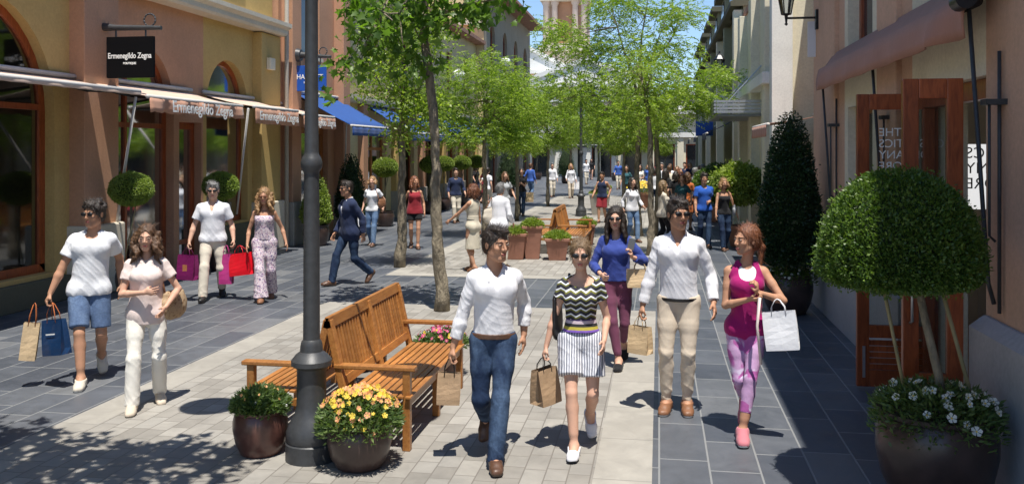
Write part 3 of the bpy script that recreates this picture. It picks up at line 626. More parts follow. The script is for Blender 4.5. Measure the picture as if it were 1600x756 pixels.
    def shoes(s, mat, sole='sole', inf=.010, low=True, name='shoe', lace=None):
        for sd in (-1, 1):
            a = np.array(s.ank[sd]); F = s.fld(a-[.14, .28, .24], a+[.14, .2, .12], min(s.vox, .008)); P, f = s.foot(sd)
            for i, p in enumerate(P): F.add(p, inf)
            n = Vector(f(0, 1))-Vector(f(0, 0)); F.cut(f(0, -.005 if low else .03), tuple(n))
            if name == 'sandal': F.add(('e', (f(-.05, .01), (.06, .045, .05)), .01), op='s')
            F.cut(f(0, -.088), tuple(-n))
            yy = np.array(f(0, 0)); nn = np.array(n)
            s.out(name, F, [M[mat], M[sole]], lambda V, Q: (((V[Q].mean(1)-yy)@nn) < -.073).astype(int))
def sph(mb, c, r, n=8, m=6, sc=(1, 1, 1)):
    vs = [(c[0], c[1], c[2]+r*sc[2])]
    for j in range(1, m):
        for i in range(n): t = math.pi*j/m; a = 2*math.pi*i/n; vs.append((c[0]+r*sc[0]*math.sin(t)*math.cos(a), c[1]+r*sc[1]*math.sin(t)*math.sin(a), c[2]+r*sc[2]*math.cos(t)))
    vs.append((c[0], c[1], c[2]-r*sc[2])); fs = [(0, 1+i, 1+(i+1) % n) for i in range(n)]
    for j in range(m-2): fs += [(1+j*n+i, 1+(j+1)*n+i, 1+(j+1)*n+(i+1) % n, 1+j*n+(i+1) % n) for i in range(n)]
    b = 1+(m-2)*n; fs += [(b+i, len(vs)-1, b+(i+1) % n) for i in range(n)]
    mb.add(vs, fs)
# skins, hair, cloth
M['skin'] = skinmat('skin_light', (.60, .36, .255)); M['skint'] = skinmat('skin_tan', (.46, .25, .155)); M['lips'] = basic('lips', (.42, .13, .11), .4, .1, 20, 0); M['brow'] = basic('brow_hair', (.09, .05, .035), .8, .2, 40, 0)
M['eyewhite'] = basic('eye_white', (.30, .27, .25), .2, .02, 5, 0); M['sole'] = basic('rubber_sole', (.10, .08, .065), .8, .1, 10); M['solew'] = basic('white_sole', (.65, .63, .6), .6, .1, 10)
M['hairdk'] = hairmat('dark_hair', (.012, .009, .007), (.045, .03, .022)); M['hairbr'] = hairmat('brown_hair', (.05, .025, .014), (.17, .09, .045)); M['hairbl'] = hairmat('blonde_hair', (.16, .08, .035), (.42, .25, .11)); M['hairgr'] = hairmat('grey_hair', (.09, .085, .08), (.28, .27, .26)); M['hairred'] = hairmat('auburn_hair', (.09, .03, .015), (.26, .10, .045)); M['hairlb'] = hairmat('ash_hair', (.10, .06, .03), (.26, .17, .09))
for n, c in dict(cwhite=(.70, .70, .73), ctee=(.69, .70, .73), cblush=(.72, .60, .56), cbeige=(.62, .56, .46), ccream=(.78, .75, .68), cchino=(.60, .51, .40), cnavy=(.018, .028, .07), cblue=(.035, .06, .26), cplum=(.15, .045, .085), cmag=(.32, .008, .12), cblack=(.014, .014, .016), cdress=(.60, .54, .42), cred=(.25, .02, .03), cpolo=(.02, .09, .40), cgrey=(.35, .36, .38), csky=(.05, .12, .42), corange=(.45, .13, .04), cpink=(.6, .3, .32), cteal=(.03, .10, .12), cpinkshoe=(.50, .17, .20)).items(): M[n] = fabric(n[1:]+'_cloth', c)
M['denim'] = denim('indigo_denim', (.014, .028, .065), (.08, .13, .22)); M['denimd'] = denim('dark_denim', (.014, .026, .06), (.05, .09, .16)); M['deniml'] = denim('faded_denim', (.08, .14, .26), (.22, .32, .46)); M['shortsden'] = denim('blue_shorts_cloth', (.09, .14, .25), (.16, .23, .36))
M['floral'] = pat_spots('floral_print', (.66, .58, .60), [((.20, .12, .26), .1), ((.10, .08, .20), .4), ((.55, .32, .38), .7)], 34, .25)
M['legg'] = pat_spots('purple_print_leggings', (.50, .30, .50), [((.66, .56, .72), .1), ((.40, .10, .32), .5)], 4, .2)
M['stripesh'] = pat_stripes('striped_cotton', [(.75, .75, .78), (.14, .15, .19), (.68, .69, .73), (.24, .25, .3)], 26, 0)
M['zig'] = pat_stripes('zigzag_knit', [(.70, .72, .76), (.02, .02, .03), (.02, .02, .03), (.16, .16, .02)], 21, 2, .022, 26)
M['sash'] = pat_stripes('woven_sash', [(.10, .06, .20), (.60, .10, .16), (.20, .10, .45), (.5, .42, .06), (.03, .03, .03), (.55, .45, .5)], 7, 2)
M['teeprint'] = pat_spots('printed_tee', (.70, .71, .74), [((.62, .64, .69), .2)], 14, .9)
def finish(root, loc):
    """move the root Empty to the thing's base; children were built in world coordinates"""
    root.location = loc
    for c in root.children: c.location = Vector(c.location)-Vector(loc)
    return root
# ------------------------------------------------------------------ ground
def sheet(name, x0, x1, y0, y1, z, mat):
    return tag(MB().add([(x0, y0, z), (x1, y0, z), (x1, y1, z), (x0, y1, z)], [(0, 1, 2, 3)]).build(name, mat), kind='structure')
sheet('ground', -600, 600, -300, 1500, -.012, M['ground'])
sheet('slate_paving', -30, 12, -12, 96, -.004, M['slate'])
for (a, b) in ((-8, 13.0), (15.95, 46)):
    sheet('paver_walk', -4.66, -.46, a+.35, b-.35, 0, M['paver'])
    sheet('border_strip', -5.0, -4.66, a, b, 0, M['border']); sheet('border_strip', -.46, -.05, a, b, 0, M['border'])
    sheet('border_strip', -4.66, -.46, a, a+.35, 0, M['border']); sheet('border_strip', -4.66, -.46, b-.35, b, 0, M['border'])
# ------------------------------------------------------------------ facades
def top_z(o, y):
    if not o.get('arch'): return o['z1']
    c = (o['y0']+o['y1'])/2; r = (o['y1']-o['y0'])/2; return o['z1']+math.sqrt(max(r*r-(y-c)**2, 0))*o.get('rise', 1)
def cuts(o, n=18):
    if not o.get('arch'): return [o['y0'], o['y1']]
    c = (o['y0']+o['y1'])/2; r = (o['y1']-o['y0'])/2; return [c-r*math.cos(math.pi*i/n) for i in range(n+1)]
def facade(X, sx, y0, y1, z0, z1, ops, mat, parent, depth=.38, name='wall'):
    ops = [o for o in ops if o['y0'] >= y0-.01 and o['y1'] <= y1+.01]
    ys = sorted(set([y0, y1]+[round(c, 5) for o in ops for c in cuts(o)])); V = []; F = []
    def quad(*p): b = len(V); V.extend(p); F.append((b, b+1, b+2, b+3))
    xi = X-sx*depth
    for a, b in zip(ys, ys[1:]):
        if b-a < 1e-4: continue
        m = (a+b)/2; col = sorted([o for o in ops if o['y0'] < m < o['y1']], key=lambda o: o['z0']); za = zb = z0
        for o in col:
            if o['z0'] > max(za, zb)+1e-3:
                quad((X, a, za), (X, b, zb), (X, b, o['z0']), (X, a, o['z0'])); quad((X, a, o['z0']), (X, b, o['z0']), (xi, b, o['z0']), (xi, a, o['z0']))
            ta, tb = top_z(o, a), top_z(o, b); quad((X, a, ta), (X, b, tb), (xi, b, tb), (xi, a, ta)); za, zb = ta, tb
        quad((X, a, za), (X, b, zb), (X, b, z1), (X, a, z1))
    for o in ops:
        for y in (o['y0'], o['y1']): quad((X, y, o['z0']), (xi, y, o['z0']), (xi, y, o['z1']), (X, y, o['z1']))
    mb = MB(); mb.add(V, F); ob = mb.build(name, mat, parent); return ob
def outline(o, ins=0, n=18):
    y0, y1 = o['y0']+ins, o['y1']-ins; zb = o['z0']+(ins if o['z0'] > .05 else 0)
    if not o.get('arch'): return [(y0, zb), (y0, o['z1']-ins), (y1, o['z1']-ins), (y1, zb)]
    c = (y0+y1)/2; r = (y1-y0)/2; k = o.get('rise', 1)
    return [(y0, zb)]+[(c-r*math.cos(math.pi*i/n), o['z1']+r*k*math.sin(math.pi*i/n)) for i in range(n+1)]+[(y1, zb)]
def window(o, X, sx, parent, fr='woodfr', gl='glass', w=.09, rec=.16, d=.07, name='window', muls=(), trans=(), sill=None):
    A = outline(o); B = outline(o, w); x0 = X-sx*rec; x1 = x0-sx*d; V = []; F = []; n = len(A)
    for (y, z) in A: V += [(x0, y, z), (x1, y, z)]
    for (y, z) in B: V += [(x0, y, z), (x1, y, z)]
    for i in range(n-1):
        a, b, c, e = 2*i, 2*i+2, 2*(n+i), 2*(n+i)+2
        F += [(a, b, e, c), (a+1, c+1, e+1, b+1), (c, e, e+1, c+1), (a, a+1, b+1, b)]
    mb = MB(); mb.add(V, F); xa, xb = sorted((x0+sx*.004, x1-sx*.004))
    if o['z0'] > .05: mb.box((min(x0, x1), o['y0'], o['z0']), (max(x0, x1), o['y1'], o['z0']+w))
    for y in muls: mb.box((xa, y-.035, o['z0']+.02), (xb, y+.035, top_z(o, y)-.03))
    for z in trans: mb.box((xa-.003, o['y0']+.02, z-.045), (xb+.003, o['y1']-.02, z+.045))
    f = mb.build(name, M[fr], parent, bevel=0)
    xm = (x0+x1)/2; P = outline(o, w-.01); MB().add([(xm, y, z) for y, z in P], [tuple(range(len(P)))]).build('pane', M[gl], f)
    if sill: mb = MB(); xs = sorted((X+sx*.08, X-sx*rec)); mb.box((xs[0], o['y0']-.08, o['z0']-.09), (xs[1], o['y1']+.08, o['z0']-.002)); mb.build('sill', M[sill], f)
    return f
def bx(name, a, b, mat, parent, bevel=.012): return MB().box(a, b).build(name, M[mat], parent, bevel=bevel)
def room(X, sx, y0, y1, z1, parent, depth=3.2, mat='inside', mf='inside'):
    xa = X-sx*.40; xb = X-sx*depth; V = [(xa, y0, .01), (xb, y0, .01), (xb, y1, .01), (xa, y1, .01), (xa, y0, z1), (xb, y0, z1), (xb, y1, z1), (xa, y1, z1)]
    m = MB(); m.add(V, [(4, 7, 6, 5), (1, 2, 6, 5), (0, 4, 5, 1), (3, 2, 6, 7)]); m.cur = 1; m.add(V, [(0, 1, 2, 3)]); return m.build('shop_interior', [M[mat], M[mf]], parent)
def block(name, X, sx, y0, y1, z1, mat, parent, roofz=None, ov=.35, roof='roof', back=9):
    """side and back walls plus a flat-pitched roof with an overhang"""
    xb = X-sx*back; a, b = sorted((X, xb))
    m = MB(); xi = X-sx*.02
    m.add([(xi, y0, 0), (xb, y0, 0), (xb, y0, z1), (xi, y0, z1)], [(0, 1, 2, 3)]); m.add([(xi, y1, 0), (xb, y1, 0), (xb, y1, z1), (xi, y1, z1)], [(0, 1, 2, 3)]); m.add([(xb, y0, 0), (xb, y1, 0), (xb, y1, z1), (xb, y0, z1)], [(0, 1, 2, 3)])
    m.build('side_walls', M[mat], parent)
    r = MB(); xe = X+sx*ov; p = [(xe, y0-.05, z1), (xe, y0-.05, z1+.16), (xb, y0-.05, z1+2.2), (xb, y0-.05, z1)]; r.prism(p, (0, y1-y0+.1, 0)); r.build('roof', M[roof], parent)
# ---- left, nearest shop building
LX = -9.1
b = empty('shop_building', label='ochre and terracotta shop building with tall arched windows at the left', cat='building')
opsA = [dict(y0=4.6, y1=7.9, z0=.45, z1=2.9, arch=1), dict(y0=9.05, y1=12.35, z0=.45, z1=2.9, arch=1), dict(y0=13.75, y1=15.75, z0=.0, z1=3.05, arch=1, rise=1.12), dict(y0=15.95, y1=16.8, z0=0, z1=2.85), dict(y0=17.0, y1=18.85, z0=.75, z1=3.2, arch=1, rise=1.1)]
facade(LX, 1, -2, 12.7, 0, 5.0, opsA, M['yellow'], b); facade(LX, 1, 13.6, 16.87, 0, 5.0, opsA, M['terra'], b); facade(LX, 1, 16.87, 19.1, 0, 5.0, opsA, M['yellow'], b)
upA = [dict(y0=6.2, y1=7.5, z0=6.2, z1=8.2), dict(y0=10.0, y1=11.3, z0=6.2, z1=8.2), dict(y0=14.1, y1=15.4, z0=6.2, z1=8.2), dict(y0=17.2, y1=18.5, z0=6.2, z1=8.2)]
facade(LX, 1, -2, 20.15, 5.0, 9.2, upA, M['yellow'], b)
for o in upA: window(o, LX, 1, b, 'greyfr' if 'greyfr' in M else 'woodfr', 'darkglass', .08, .2, sill='cornice')
window(opsA[0], LX, 1, b, trans=(2.9,), muls=(6.25,)); window(opsA[1], LX, 1, b, trans=(2.95,), w=.13); window(opsA[2], LX, 1, b, trans=(2.75,), muls=(14.45,), w=.12)
window(opsA[3], LX, 1, b, name='door', w=.14, trans=(.5,)); window(opsA[4], LX, 1, b, trans=(3.1,), w=.10)
for i, (ya, yb, mt) in enumerate(((12.7, 13.6, 'terra'), (19.1, 20.12, 'yellow'))):
    pr = .26 if i == 0 else .22
    bx('pilaster', (LX-.3, ya, 0), (LX+pr, yb, 4.98), mt, b); bx('pilaster_base', (LX-.2, ya-.06, 0), (LX+pr+.09, yb+.06, 1.12), 'cornice', b, .03)
bx('plinth', (LX-.02, -2, 0), (LX+.10, 12.62, .38), 'plinth', b); bx('plinth', (LX-.02, 16.85, 0), (LX+.08, 19.03, .7), 'plinth', b)
m = MB(); P = [(LX-.3, 5.0), (LX+.34, 5.0), (LX+.38, 5.05), (LX+.38, 5.14), (LX+.48, 5.2), (LX+.48, 5.29), (LX-.3, 5.33)]
m.prism([(x, -2, z) for x, z in P], (0, 22.2, 0)); m.build('cornice', M['cornice'], b)
m = MB().tube([(LX+.34, 20.2, 0), (LX+.34, 20.2, 4.7), (LX+.34, 20.2, 9.0)], .05, 10); m.build('downpipe', M['stone'], b, True)
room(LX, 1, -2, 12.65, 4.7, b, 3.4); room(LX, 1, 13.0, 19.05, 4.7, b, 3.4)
bx('wall_box', (LX+.22, 19.35, 4.15), (LX+.32, 19.62, 4.42), 'cream', b); block('', LX, 1, -2, 20.15, 9.2, 'yellow', b)
finish(b, (LX, 9, 0))
# ---- left, second (terracotta) building
LB = -9.0
b = empty('shop_building', label='terracotta shop building behind the blue hanging sign and blue awning', cat='building')
ops = [dict(y0=21.6, y1=22.9, z0=4.75, z1=7.4), dict(y0=21.5, y1=23.5, z0=0, z1=2.9)]
facade(LB, 1, 20.3, 24.6, 0, 9.4, ops, M['terra'], b)
for o in ops[:1]: window(o, LB, 1, b, 'woodfr', 'darkglass', .08, .12, sill='cornice')
for o in ops[1:]: window(o, LB, 1, b, 'woodor', 'glass', .16, .14, name='door', muls=((o['y0']+o['y1'])/2,), trans=(.55,))
for ya in (20.45, 24.0): bx('pilaster', (LB-.2, ya, 0), (LB+.28, ya+.55, 9.3), 'terra', b); bx('pilaster_base', (LB-.2, ya-.05, 0), (LB+.34, ya+.6, 1.05), 'stone', b)
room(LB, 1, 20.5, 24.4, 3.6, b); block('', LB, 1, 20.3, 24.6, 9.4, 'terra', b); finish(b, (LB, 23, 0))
# ---- left, third (pale yellow) long building
b = empty('shop_building', label='pale yellow two storey shop building with blue awnings, beyond the terracotta one', cat='building')
ops = []
for i in range(5):
    y = 26.9+i*3.45; ops += [dict(y0=y, y1=y+2.3, z0=0, z1=2.9), dict(y0=y+.6, y1=y+1.6, z0=4.9, z1=6.6)]
facade(LX, 1, 24.65, 44.2, 0, 7.6, ops, M['yellow2'], b)
for i, o in enumerate(ops):
    if o['z0'] < 1: window(o, LX, 1, b, 'woodor' if i % 4 == 0 else 'woodfr', 'glass', .12, .14, name='shop_window', muls=(o['y0']+1.15,), trans=(2.35,))
    else: window(o, LX, 1, b, 'woodfr', 'darkglass', .08, .12, sill='cornice')
for i in range(6): bx('pilaster', (LX-.2, 26.3+i*3.45, 0), (LX+.18, 26.75+i*3.45, 3.7), 'yellow' if i % 2 else 'terra', b); bx('pilaster_base', (LX-.2, 26.26+i*3.45, 0), (LX+.25, 26.79+i*3.45, .9), 'stone', b)
m = MB(); m.prism([(x, 24.66, z) for x, z in ((LX-.2, 3.72), (LX+.22, 3.72), (LX+.3, 3.82), (LX+.3, 3.95), (LX-.2, 3.97))], (0, 19.5, 0)); m.build('cornice', M['cornice'], b)
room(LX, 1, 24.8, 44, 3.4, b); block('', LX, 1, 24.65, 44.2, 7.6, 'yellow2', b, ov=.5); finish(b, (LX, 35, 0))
# ---- left, tall gabled building
b = empty('shop_building', label='tall grey tan building with deep sloping eaves above the trees at left centre', cat='building')
ops = []
for i in range(4):
    y = 45.4+i*3.9; ops += [dict(y0=y, y1=y+2.6, z0=0, z1=3.0), dict(y0=y+.5, y1=y+1.9, z0=6.2, z1=8.3, arch=1)]
facade(-8.7, 1, 44.3, 60.5, 0, 10.4, ops, M['greyst'], b)
for o in ops: window(o, -8.7, 1, b, 'woodfr', 'darkglass', .1, .15, name='shop_window' if o['z0'] < 1 else 'window')
block('', -8.7, 1, 44.3, 60.5, 10.4, 'yellow2', b, ov=1.0, back=8)
m = MB(); m.prism([(x, 44.28, z) for x, z in ((-16.6, 10.4), (-8.75, 10.4), (-16.6, 12.4))], (0, .12, 0)); m.build('gable', M['yellow2'], b)
m = MB(); m.prism([(x, 44.2, z) for x, z in ((-8.8, 4.6), (-8.3, 4.6), (-8.2, 4.8), (-8.2, 5.0), (-8.8, 5.05))], (0, 16.3, 0)); m.build('cornice', M['cornice'], b)
bx('string_course', (-16.6, 44.1, 8.6), (-8.65, 44.3, 8.9), 'cornice', b); finish(b, (-8.7, 52, 0))
# ---- end of the street: white building with pediment, tower behind
def front(name, label, x0, x1, Y, H, mat, ops, rooft='gable', rh=1.8, depth=10, awn='awndark', cols=True):
    b = empty(name, label=label, cat='building'); cx = (x0+x1)/2; W = x1-x0
    # build with the street-facade routine, then turn it to face -Y
    t = facade(0, 1, 0, W, 0, H, ops, M[mat], b); wl = [t]
    for o in ops: wl.append(window(o, 0, 1, b, 'woodfr', 'darkglass', .1, .12, name='shop_window' if o['z0'] < 1 else 'window', sill='cornice' if o['z0'] > 1 else None))
    for o in wl: o.rotation_euler = (0, 0, -math.pi/2); o.location = (x0, Y, 0)
    m = MB(); m.box((x0+.01, Y+.45, 0), (x1-.01, Y+depth, H-.01)); m.build('side_walls', M[mat], b)
    m = MB()
    if rooft == 'gable': m.prism([(x0-.4, Y-.5, H), (x1+.4, Y-.5, H), (cx, Y-.5, H+rh)], (0, depth+.8, 0))
    else: m.prism([(x0-.4, Y-.5, H), (x1+.4, Y-.5, H), (x1-1, Y+2, H+rh), (x0+1, Y+2, H+rh)], (0, .02, 0)); 
    m.build('roof', M['roof' if rooft != 'gable' else 'white'], b)
    if rooft == 'gable':
        m = MB()
        m.bar((x0-.5, Y-.56, H+.05), (cx, Y-.56, H+rh+.05), .3, .35); m.bar((x1+.5, Y-.58, H+.05), (cx, Y-.58, H+rh+.05), .3, .35); m.box((x0-.5, Y-.7, H-.45), (x1+.5, Y-.05, H-.1)); m.build('pediment', M['white'], b)
        m = MB(); m.prism([(x0-.1, Y-.52, H-.1), (x1+.1, Y-.52, H-.1), (cx, Y-.52, H+rh-.1)], (0, .06, 0)); m.build('tympanum', M['white'], b)
    if cols:
        n = int(W//1.9)
        for i in range(n+1): xx = x0+.25+i*(W-.5)/n; bx('pier', (xx-.25, Y-.25, 0), (xx+.25, Y-.01, 3.3), 'cream', b)
        m = MB(); m.box((x0, Y-.35, 3.32), (x1, Y-.012, 3.7)); m.build('cornice', M['white'], b)
    return b
def grid(W, n, H, up=True):
    o = []
    for i in range(n):
        c = W*(i+.5)/n; o.append(dict(y0=c-.85, y1=c+.85, z0=0, z1=2.8))
        if up: o.append(dict(y0=c-.55, y1=c+.55, z0=4.4, z1=6.0, arch=1))
    return o
b = front('end_building', 'bright white building with a low pediment closing the street behind the trees', -11.5, -1.0, 78, 8.2, 'white', grid(10.5, 4, 8), rh=1.9); finish(b, (-6, 78, 0))
b = front('end_building', 'cream building right of the white pediment at the far end of the street', -.9, 4.2, 72, 5.6, 'cream', grid(5.1, 2, 5, False), rh=1.5, rooft='gable'); finish(b, (1.6, 72, 0))
b = front('end_building', 'orange brown gabled shop at the far right end of the street', 3.0, 8.6, 58, 6.0, 'pinky', grid(5.6, 2, 5, True), rh=1.8); finish(b, (5.5, 58, 0))
b = empty('bell_tower', label='pink stone bell tower with paired columns rising above the rooftops', cat='tower')
m = MB().box((-13.2, 98, 0), (-7.4, 103.8, 13.2)); m.build('tower_base', M['palestone'], b)
m = MB().box((-13.6, 97.6, 13.2), (-7.0, 104.2, 13.8)).box((-13.1, 98.1, 13.8), (-7.5, 103.7, 14.1)); m.build('tower_cornice', M['cornice'], b)
for (x, y) in ((-12.7, 98.6), (-11.6, 98.6), (-9.0, 98.6), (-7.9, 98.6), (-12.7, 103.2), (-7.9, 103.2)):
    m = MB(); m.lathe([(.5, 0), (.5, .25), (.40, .35), (.37, 4.2), (.5, 4.4), (.55, 4.7)], (x, y, 14.1), 14); m.build('column', M['palestone'], b, autos=40)
m = MB().box((-12.0, 99.2, 14.1), (-8.6, 102.6, 18.8)); m.build('belfry_core', M['terra'], b)
m = MB().box((-13.4, 97.9, 18.8), (-7.2, 103.9, 19.6)); m.build('entablature', M['cornice'], b)
m = MB(); m.lathe([(3.0, 0), (2.9, .8), (2.4, 1.8), (1.4, 2.7), (.3, 3.1), (.1, 3.9)], (-10.3, 100.9, 19.6), 24); m.build('dome', M['roof'], b, autos=40)
b.scale = (.88, .88, 1)
finish(b, (-10.3, 101, 0))
b = front('end_building', 'grey roofed house between the tall tan building and the white pediment', -16, -9.2, 88, 10.3, 'pinky', grid(6.8, 2, 9), rh=2.0, cols=False); finish(b, (-12, 88, 0))
# ---- right, nearest building
RX = 2.4
b = empty('shop_building', label='pink terracotta shop building with open wooden doors at the right edge', cat='building')
ops = [dict(y0=7.15, y1=9.12, z0=0, z1=2.86), dict(y0=10.75, y1=12.1, z0=.9, z1=2.85), dict(y0=10.75, y1=12.1, z0=3.55, z1=4.4, arch=1), dict(y0=7.35, y1=8.9, z0=3.75, z1=4.6, arch=1)]
facade(RX, -1, -3, 7.15, 0, 6.9, [], M['pinky'], b, .5); facade(RX, -1, 7.15, 9.12, 0, 6.9, ops, M['cream'], b, .5); facade(RX, -1, 9.12, 10.55, 0, 6.9, ops, M['pinky'], b, .5); facade(RX, -1, 10.55, 12.3, 0, 6.9, ops, M['cream'], b, .5); facade(RX, -1, 12.3, 14.7, 0, 6.9, ops, M['pinky'], b, .5)
window(ops[1], RX, -1, b, 'woodfr', 'glass', .1, .14); window(ops[2], RX, -1, b, 'woodfr', 'darkglass', .12, .14); window(ops[3], RX, -1, b, 'woodfr', 'darkglass', .12, .14)
for (ya, yb) in ((5.2, 7.12),): 
    m = MB(); m.prism([(RX-.002, ya-6, 0), (RX-.13, ya-6, 0), (RX-.13, ya-6, 1.0), (RX-.03, ya-6, 1.08), (RX-.002, ya-6, 1.08)], (0, yb-ya+6, 0)); m.build('wall_base', M['stone2'], b)
m = MB(); m.prism([(RX-.002, 9.16, 0), (RX-.12, 9.16, 0), (RX-.12, 9.16, .86), (RX-.03, 9.16, .93), (RX-.002, 9.16, .93)], (0, 5.5, 0)); m.build('wall_base', M['stone2'], b)
bx('pilaster', (RX-.06, 9.5, .93), (RX+.1, 10.25, 6.8), 'pinky', b); bx('pilaster', (RX-.06, 12.7, .93), (RX+.1, 13.9, 6.8), 'pinky', b)
m = MB(); m.prism([(x, 7.16, z) for x, z in ((RX+.1, 3.42), (RX-.05, 3.42), (RX-.08, 3.46), (RX-.08, 3.52), (RX+.1, 3.54))], (0, 1.94, 0)); m.build('moulding', M['cream'], b)
# shop interior (seen through the doorway)
m = MB(); V = [(2.9, 3.5, .012), (7.2, 3.5, .012), (7.2, 12.6, .012), (2.9, 12.6, .012), (2.9, 3.5, 3.3), (7.2, 3.5, 3.3), (7.2, 12.6, 3.3), (2.9, 12.6, 3.3)]
m.add(V, [(4, 7, 6, 5), (1, 2, 6, 5), (0, 4, 5, 1), (3, 2, 6, 7)]); m.cur = 1; m.add(V, [(0, 1, 2, 3)]); m.build('shop_interior', [M['insidel'], M['floorwood']], b)
m = MB().box((RX+.08, 7.16, 2.70), (RX+.18, 9.11, 2.855)).box((RX+.08, 7.16, .02), (RX+.18, 7.24, 2.698)).box((RX+.08, 9.03, .02), (RX+.18, 9.11, 2.698)); m.build('door_frame', M['woodfr'], b, bevel=.004)
bx('threshold', (RX-.0, 7.16, 0), (2.92, 9.11, .02), 'floorwood', b, 0)
block('', RX, -1, -3, 14.7, 6.9, 'pinky', b, ov=.40); finish(b, (RX, 8, 0))
# ---- right, white and cream building whose end wall faces the camera
b = empty('shop_building', label='cream and white building with a sunlit end wall behind the cone topiary', cat='building')
m = MB(); m.box((2.35, 19.6, 0), (2.78, 20.0, 6.5)); m.build('corner_pier', M['white'], b, bevel=.01)
m = MB(); m.box((3.26, 14.72, 0), (3.6, 19.745, 7.0)); m.build('recessed_wall', M['yellow'], b)
m = MB(); m.box((2.781, 19.75, 0), (12, 20.2, 6.5)); m.build('end_wall', M['cream'], b)
ops = [dict(y0=21.2, y1=23.0, z0=0, z1=2.9), dict(y0=24.2, y1=26.2, z0=0, z1=2.9), dict(y0=21.4, y1=22.8, z0=4.3, z1=6.0), dict(y0=24.4, y1=25.8, z0=4.3, z1=6.0)]
facade(2.5, -1, 20.0, 27.4, 0, 6.2, ops, M['cream'], b)
for o in ops: window(o, 2.5, -1, b, 'woodfr', 'darkglass', .1, .14, name='shop_window' if o['z0'] < 1 else 'window')
for y in (20.3, 23.3, 26.5): bx('pilaster', (2.28, y, 0), (2.56, y+.6, 6.15), 'cream', b)
bx('cornice', (2.2, 20.02, 3.75), (2.49, 27.3, 4.0), 'white', b); block('', 2.5, -1, 20.2, 27.4, 6.2, 'cream', b, ov=.05); finish(b, (2.5, 23, 0))
b = empty('shop_building', label='long olive building with a row of stepped dormers along its roof on the right', cat='building')
ops = []
for i in range(7): y = 28.2+i*4; ops += [dict(y0=y, y1=y+2.4, z0=0, z1=3.0), dict(y0=y+.6, y1=y+1.8, z0=4.2, z1=6.1, arch=1)]
facade(2.45, -1, 27.5, 56, 0, 6.6, ops, M['olive'], b)
for o in ops: window(o, 2.45, -1, b, 'woodfr', 'darkglass', .1, .14, name='shop_window' if o['z0'] < 1 else 'window')
for i in range(8): bx('pilaster', (2.2, 27.55+i*4, 0), (2.5, 28.0+i*4, 6.5), 'olive' if i % 2 else 'cream', b)
for i in range(7):
    y = 28.2+i*4; m = MB(); m.box((2.3, y+.1, 6.6), (5, y+2.3, 7.75)); m.build('dormer', M['olive'], b); d = b.children[-1]
    m = MB(); m.box((2.05, y-.15, 7.752), (5, y+2.55, 7.95)); m.build('dormer_roof', M['plinth'], b); m = MB(); m.box((2.27, y+.6, 6.85), (2.298, y+1.8, 7.6)); m.build('dormer_pane', M['darkglass'], b)
block('', 2.45, -1, 27.5, 56, 6.6, 'olive', b, ov=.35, roof='plinth'); finish(b, (2.45, 41, 0))
# ---- canopy on the right
c = empty('entrance_canopy', (0, 0, 0), label='silver slatted canopy on tie rods over a right hand shop entrance', cat='canopy')
m = MB().box((1.42, 22.7, 3.14), (2.48, 26.9, 3.2)); m.build('soffit', M['lampshade'], c)
m = MB()
for k in range(4): m.box((1.40, 22.62, 3.22+k*.085), (2.5, 22.69, 3.28+k*.085)); m.box((1.33, 22.62, 3.22+k*.085), (1.39, 26.9, 3.28+k*.085))
m.build('slat_fascia', M['metal'], c); m = MB(); m.tube([(1.5, 22.9, 3.3), (2.5, 22.9, 4.4)], .018, 8); m.build('tie_rod', M['metal'], c); m = MB(); m.tube([(1.5, 26.4, 3.3), (2.5, 26.4, 4.4)], .018, 8); m.build('tie_rod', M['metal'], c)
finish(c, (2.48, 24.5, 3.14))
# ------------------------------------------------------------------ door leaves on the right shop (opened outwards)
def leaf(y, x0, x1, label, txt):
    d = empty('shop_door', label=label, cat='door'); t = .055; w = .115; z0, z1 = .03, 2.84
    m = MB().box((x0, y, z0), (x0+w, y+t, z1)).box((x1-w, y, z0), (x1, y+t, z1)).box((x0+w, y+.002, z1-.15), (x1-w, y+t-.002, z1)).box((x0+w, y+.002, z0), (x1-w, y+t-.002, z0+.16)).box((x0+w, y+.002, .50), (x1-w, y+t-.002, .62)); m.build('frame', M['woodfr'], d, bevel=.006)
    m = MB()
    for k in range(5): zz = z0+.165+k*.0575; m.bar(((x0+x1)/2, y+.028, zz), ((x0+x1)/2, y+.028, zz+.05), x1-x0-2*w-.004, .022, up=(0, 1, .4))
    m.build('louvre_panel', M['woodfr'], d)
    m = MB().box((x0+w-.005, y+.022, .62), (x1-w+.005, y+.030, z1-.15)); m.build('pane', M['doorglass'], d)
    m = MB().tube([(x0+.05, y-.006, 1.0), (x0+.05, y-.06, 1.02), (x0+.05, y-.06, 1.28), (x0+.05, y-.006, 1.3)], .011, 8); m.build('handle', M['metal'], d, True)
    m = MB().box((x0+.05, y-.012, .12), (x0+.075, y, .42)); m.build('bolt', M['metal'], d)
    for i, s in enumerate(txt):
        tx = text(s, .112, M['letter'], d, (x0+w+.09, y+.018, 2.47-i*.108), (R(90), 0, 0), ext=.001, align='RIGHT', sx=-1)
    finish(d, (x1, y, 0)); return d
leaf(9.06, 1.88, 2.62, 'farther open varnished wooden door with mirrored white lettering', ['THE', 'COSMETICS', 'COMPANY', 'STORE'])
leaf(7.17, 1.82, 2.25, 'nearer open varnished wooden door beside the right hand wall', [])
g = empty('poster_panel', label='bright white panel with mirrored grey lettering inside the right doorway', cat='poster')
MB().box((2.93, 9.45, 1.72), (3.95, 9.48, 2.36)).build('board', M['litcard'], g, bevel=.004)
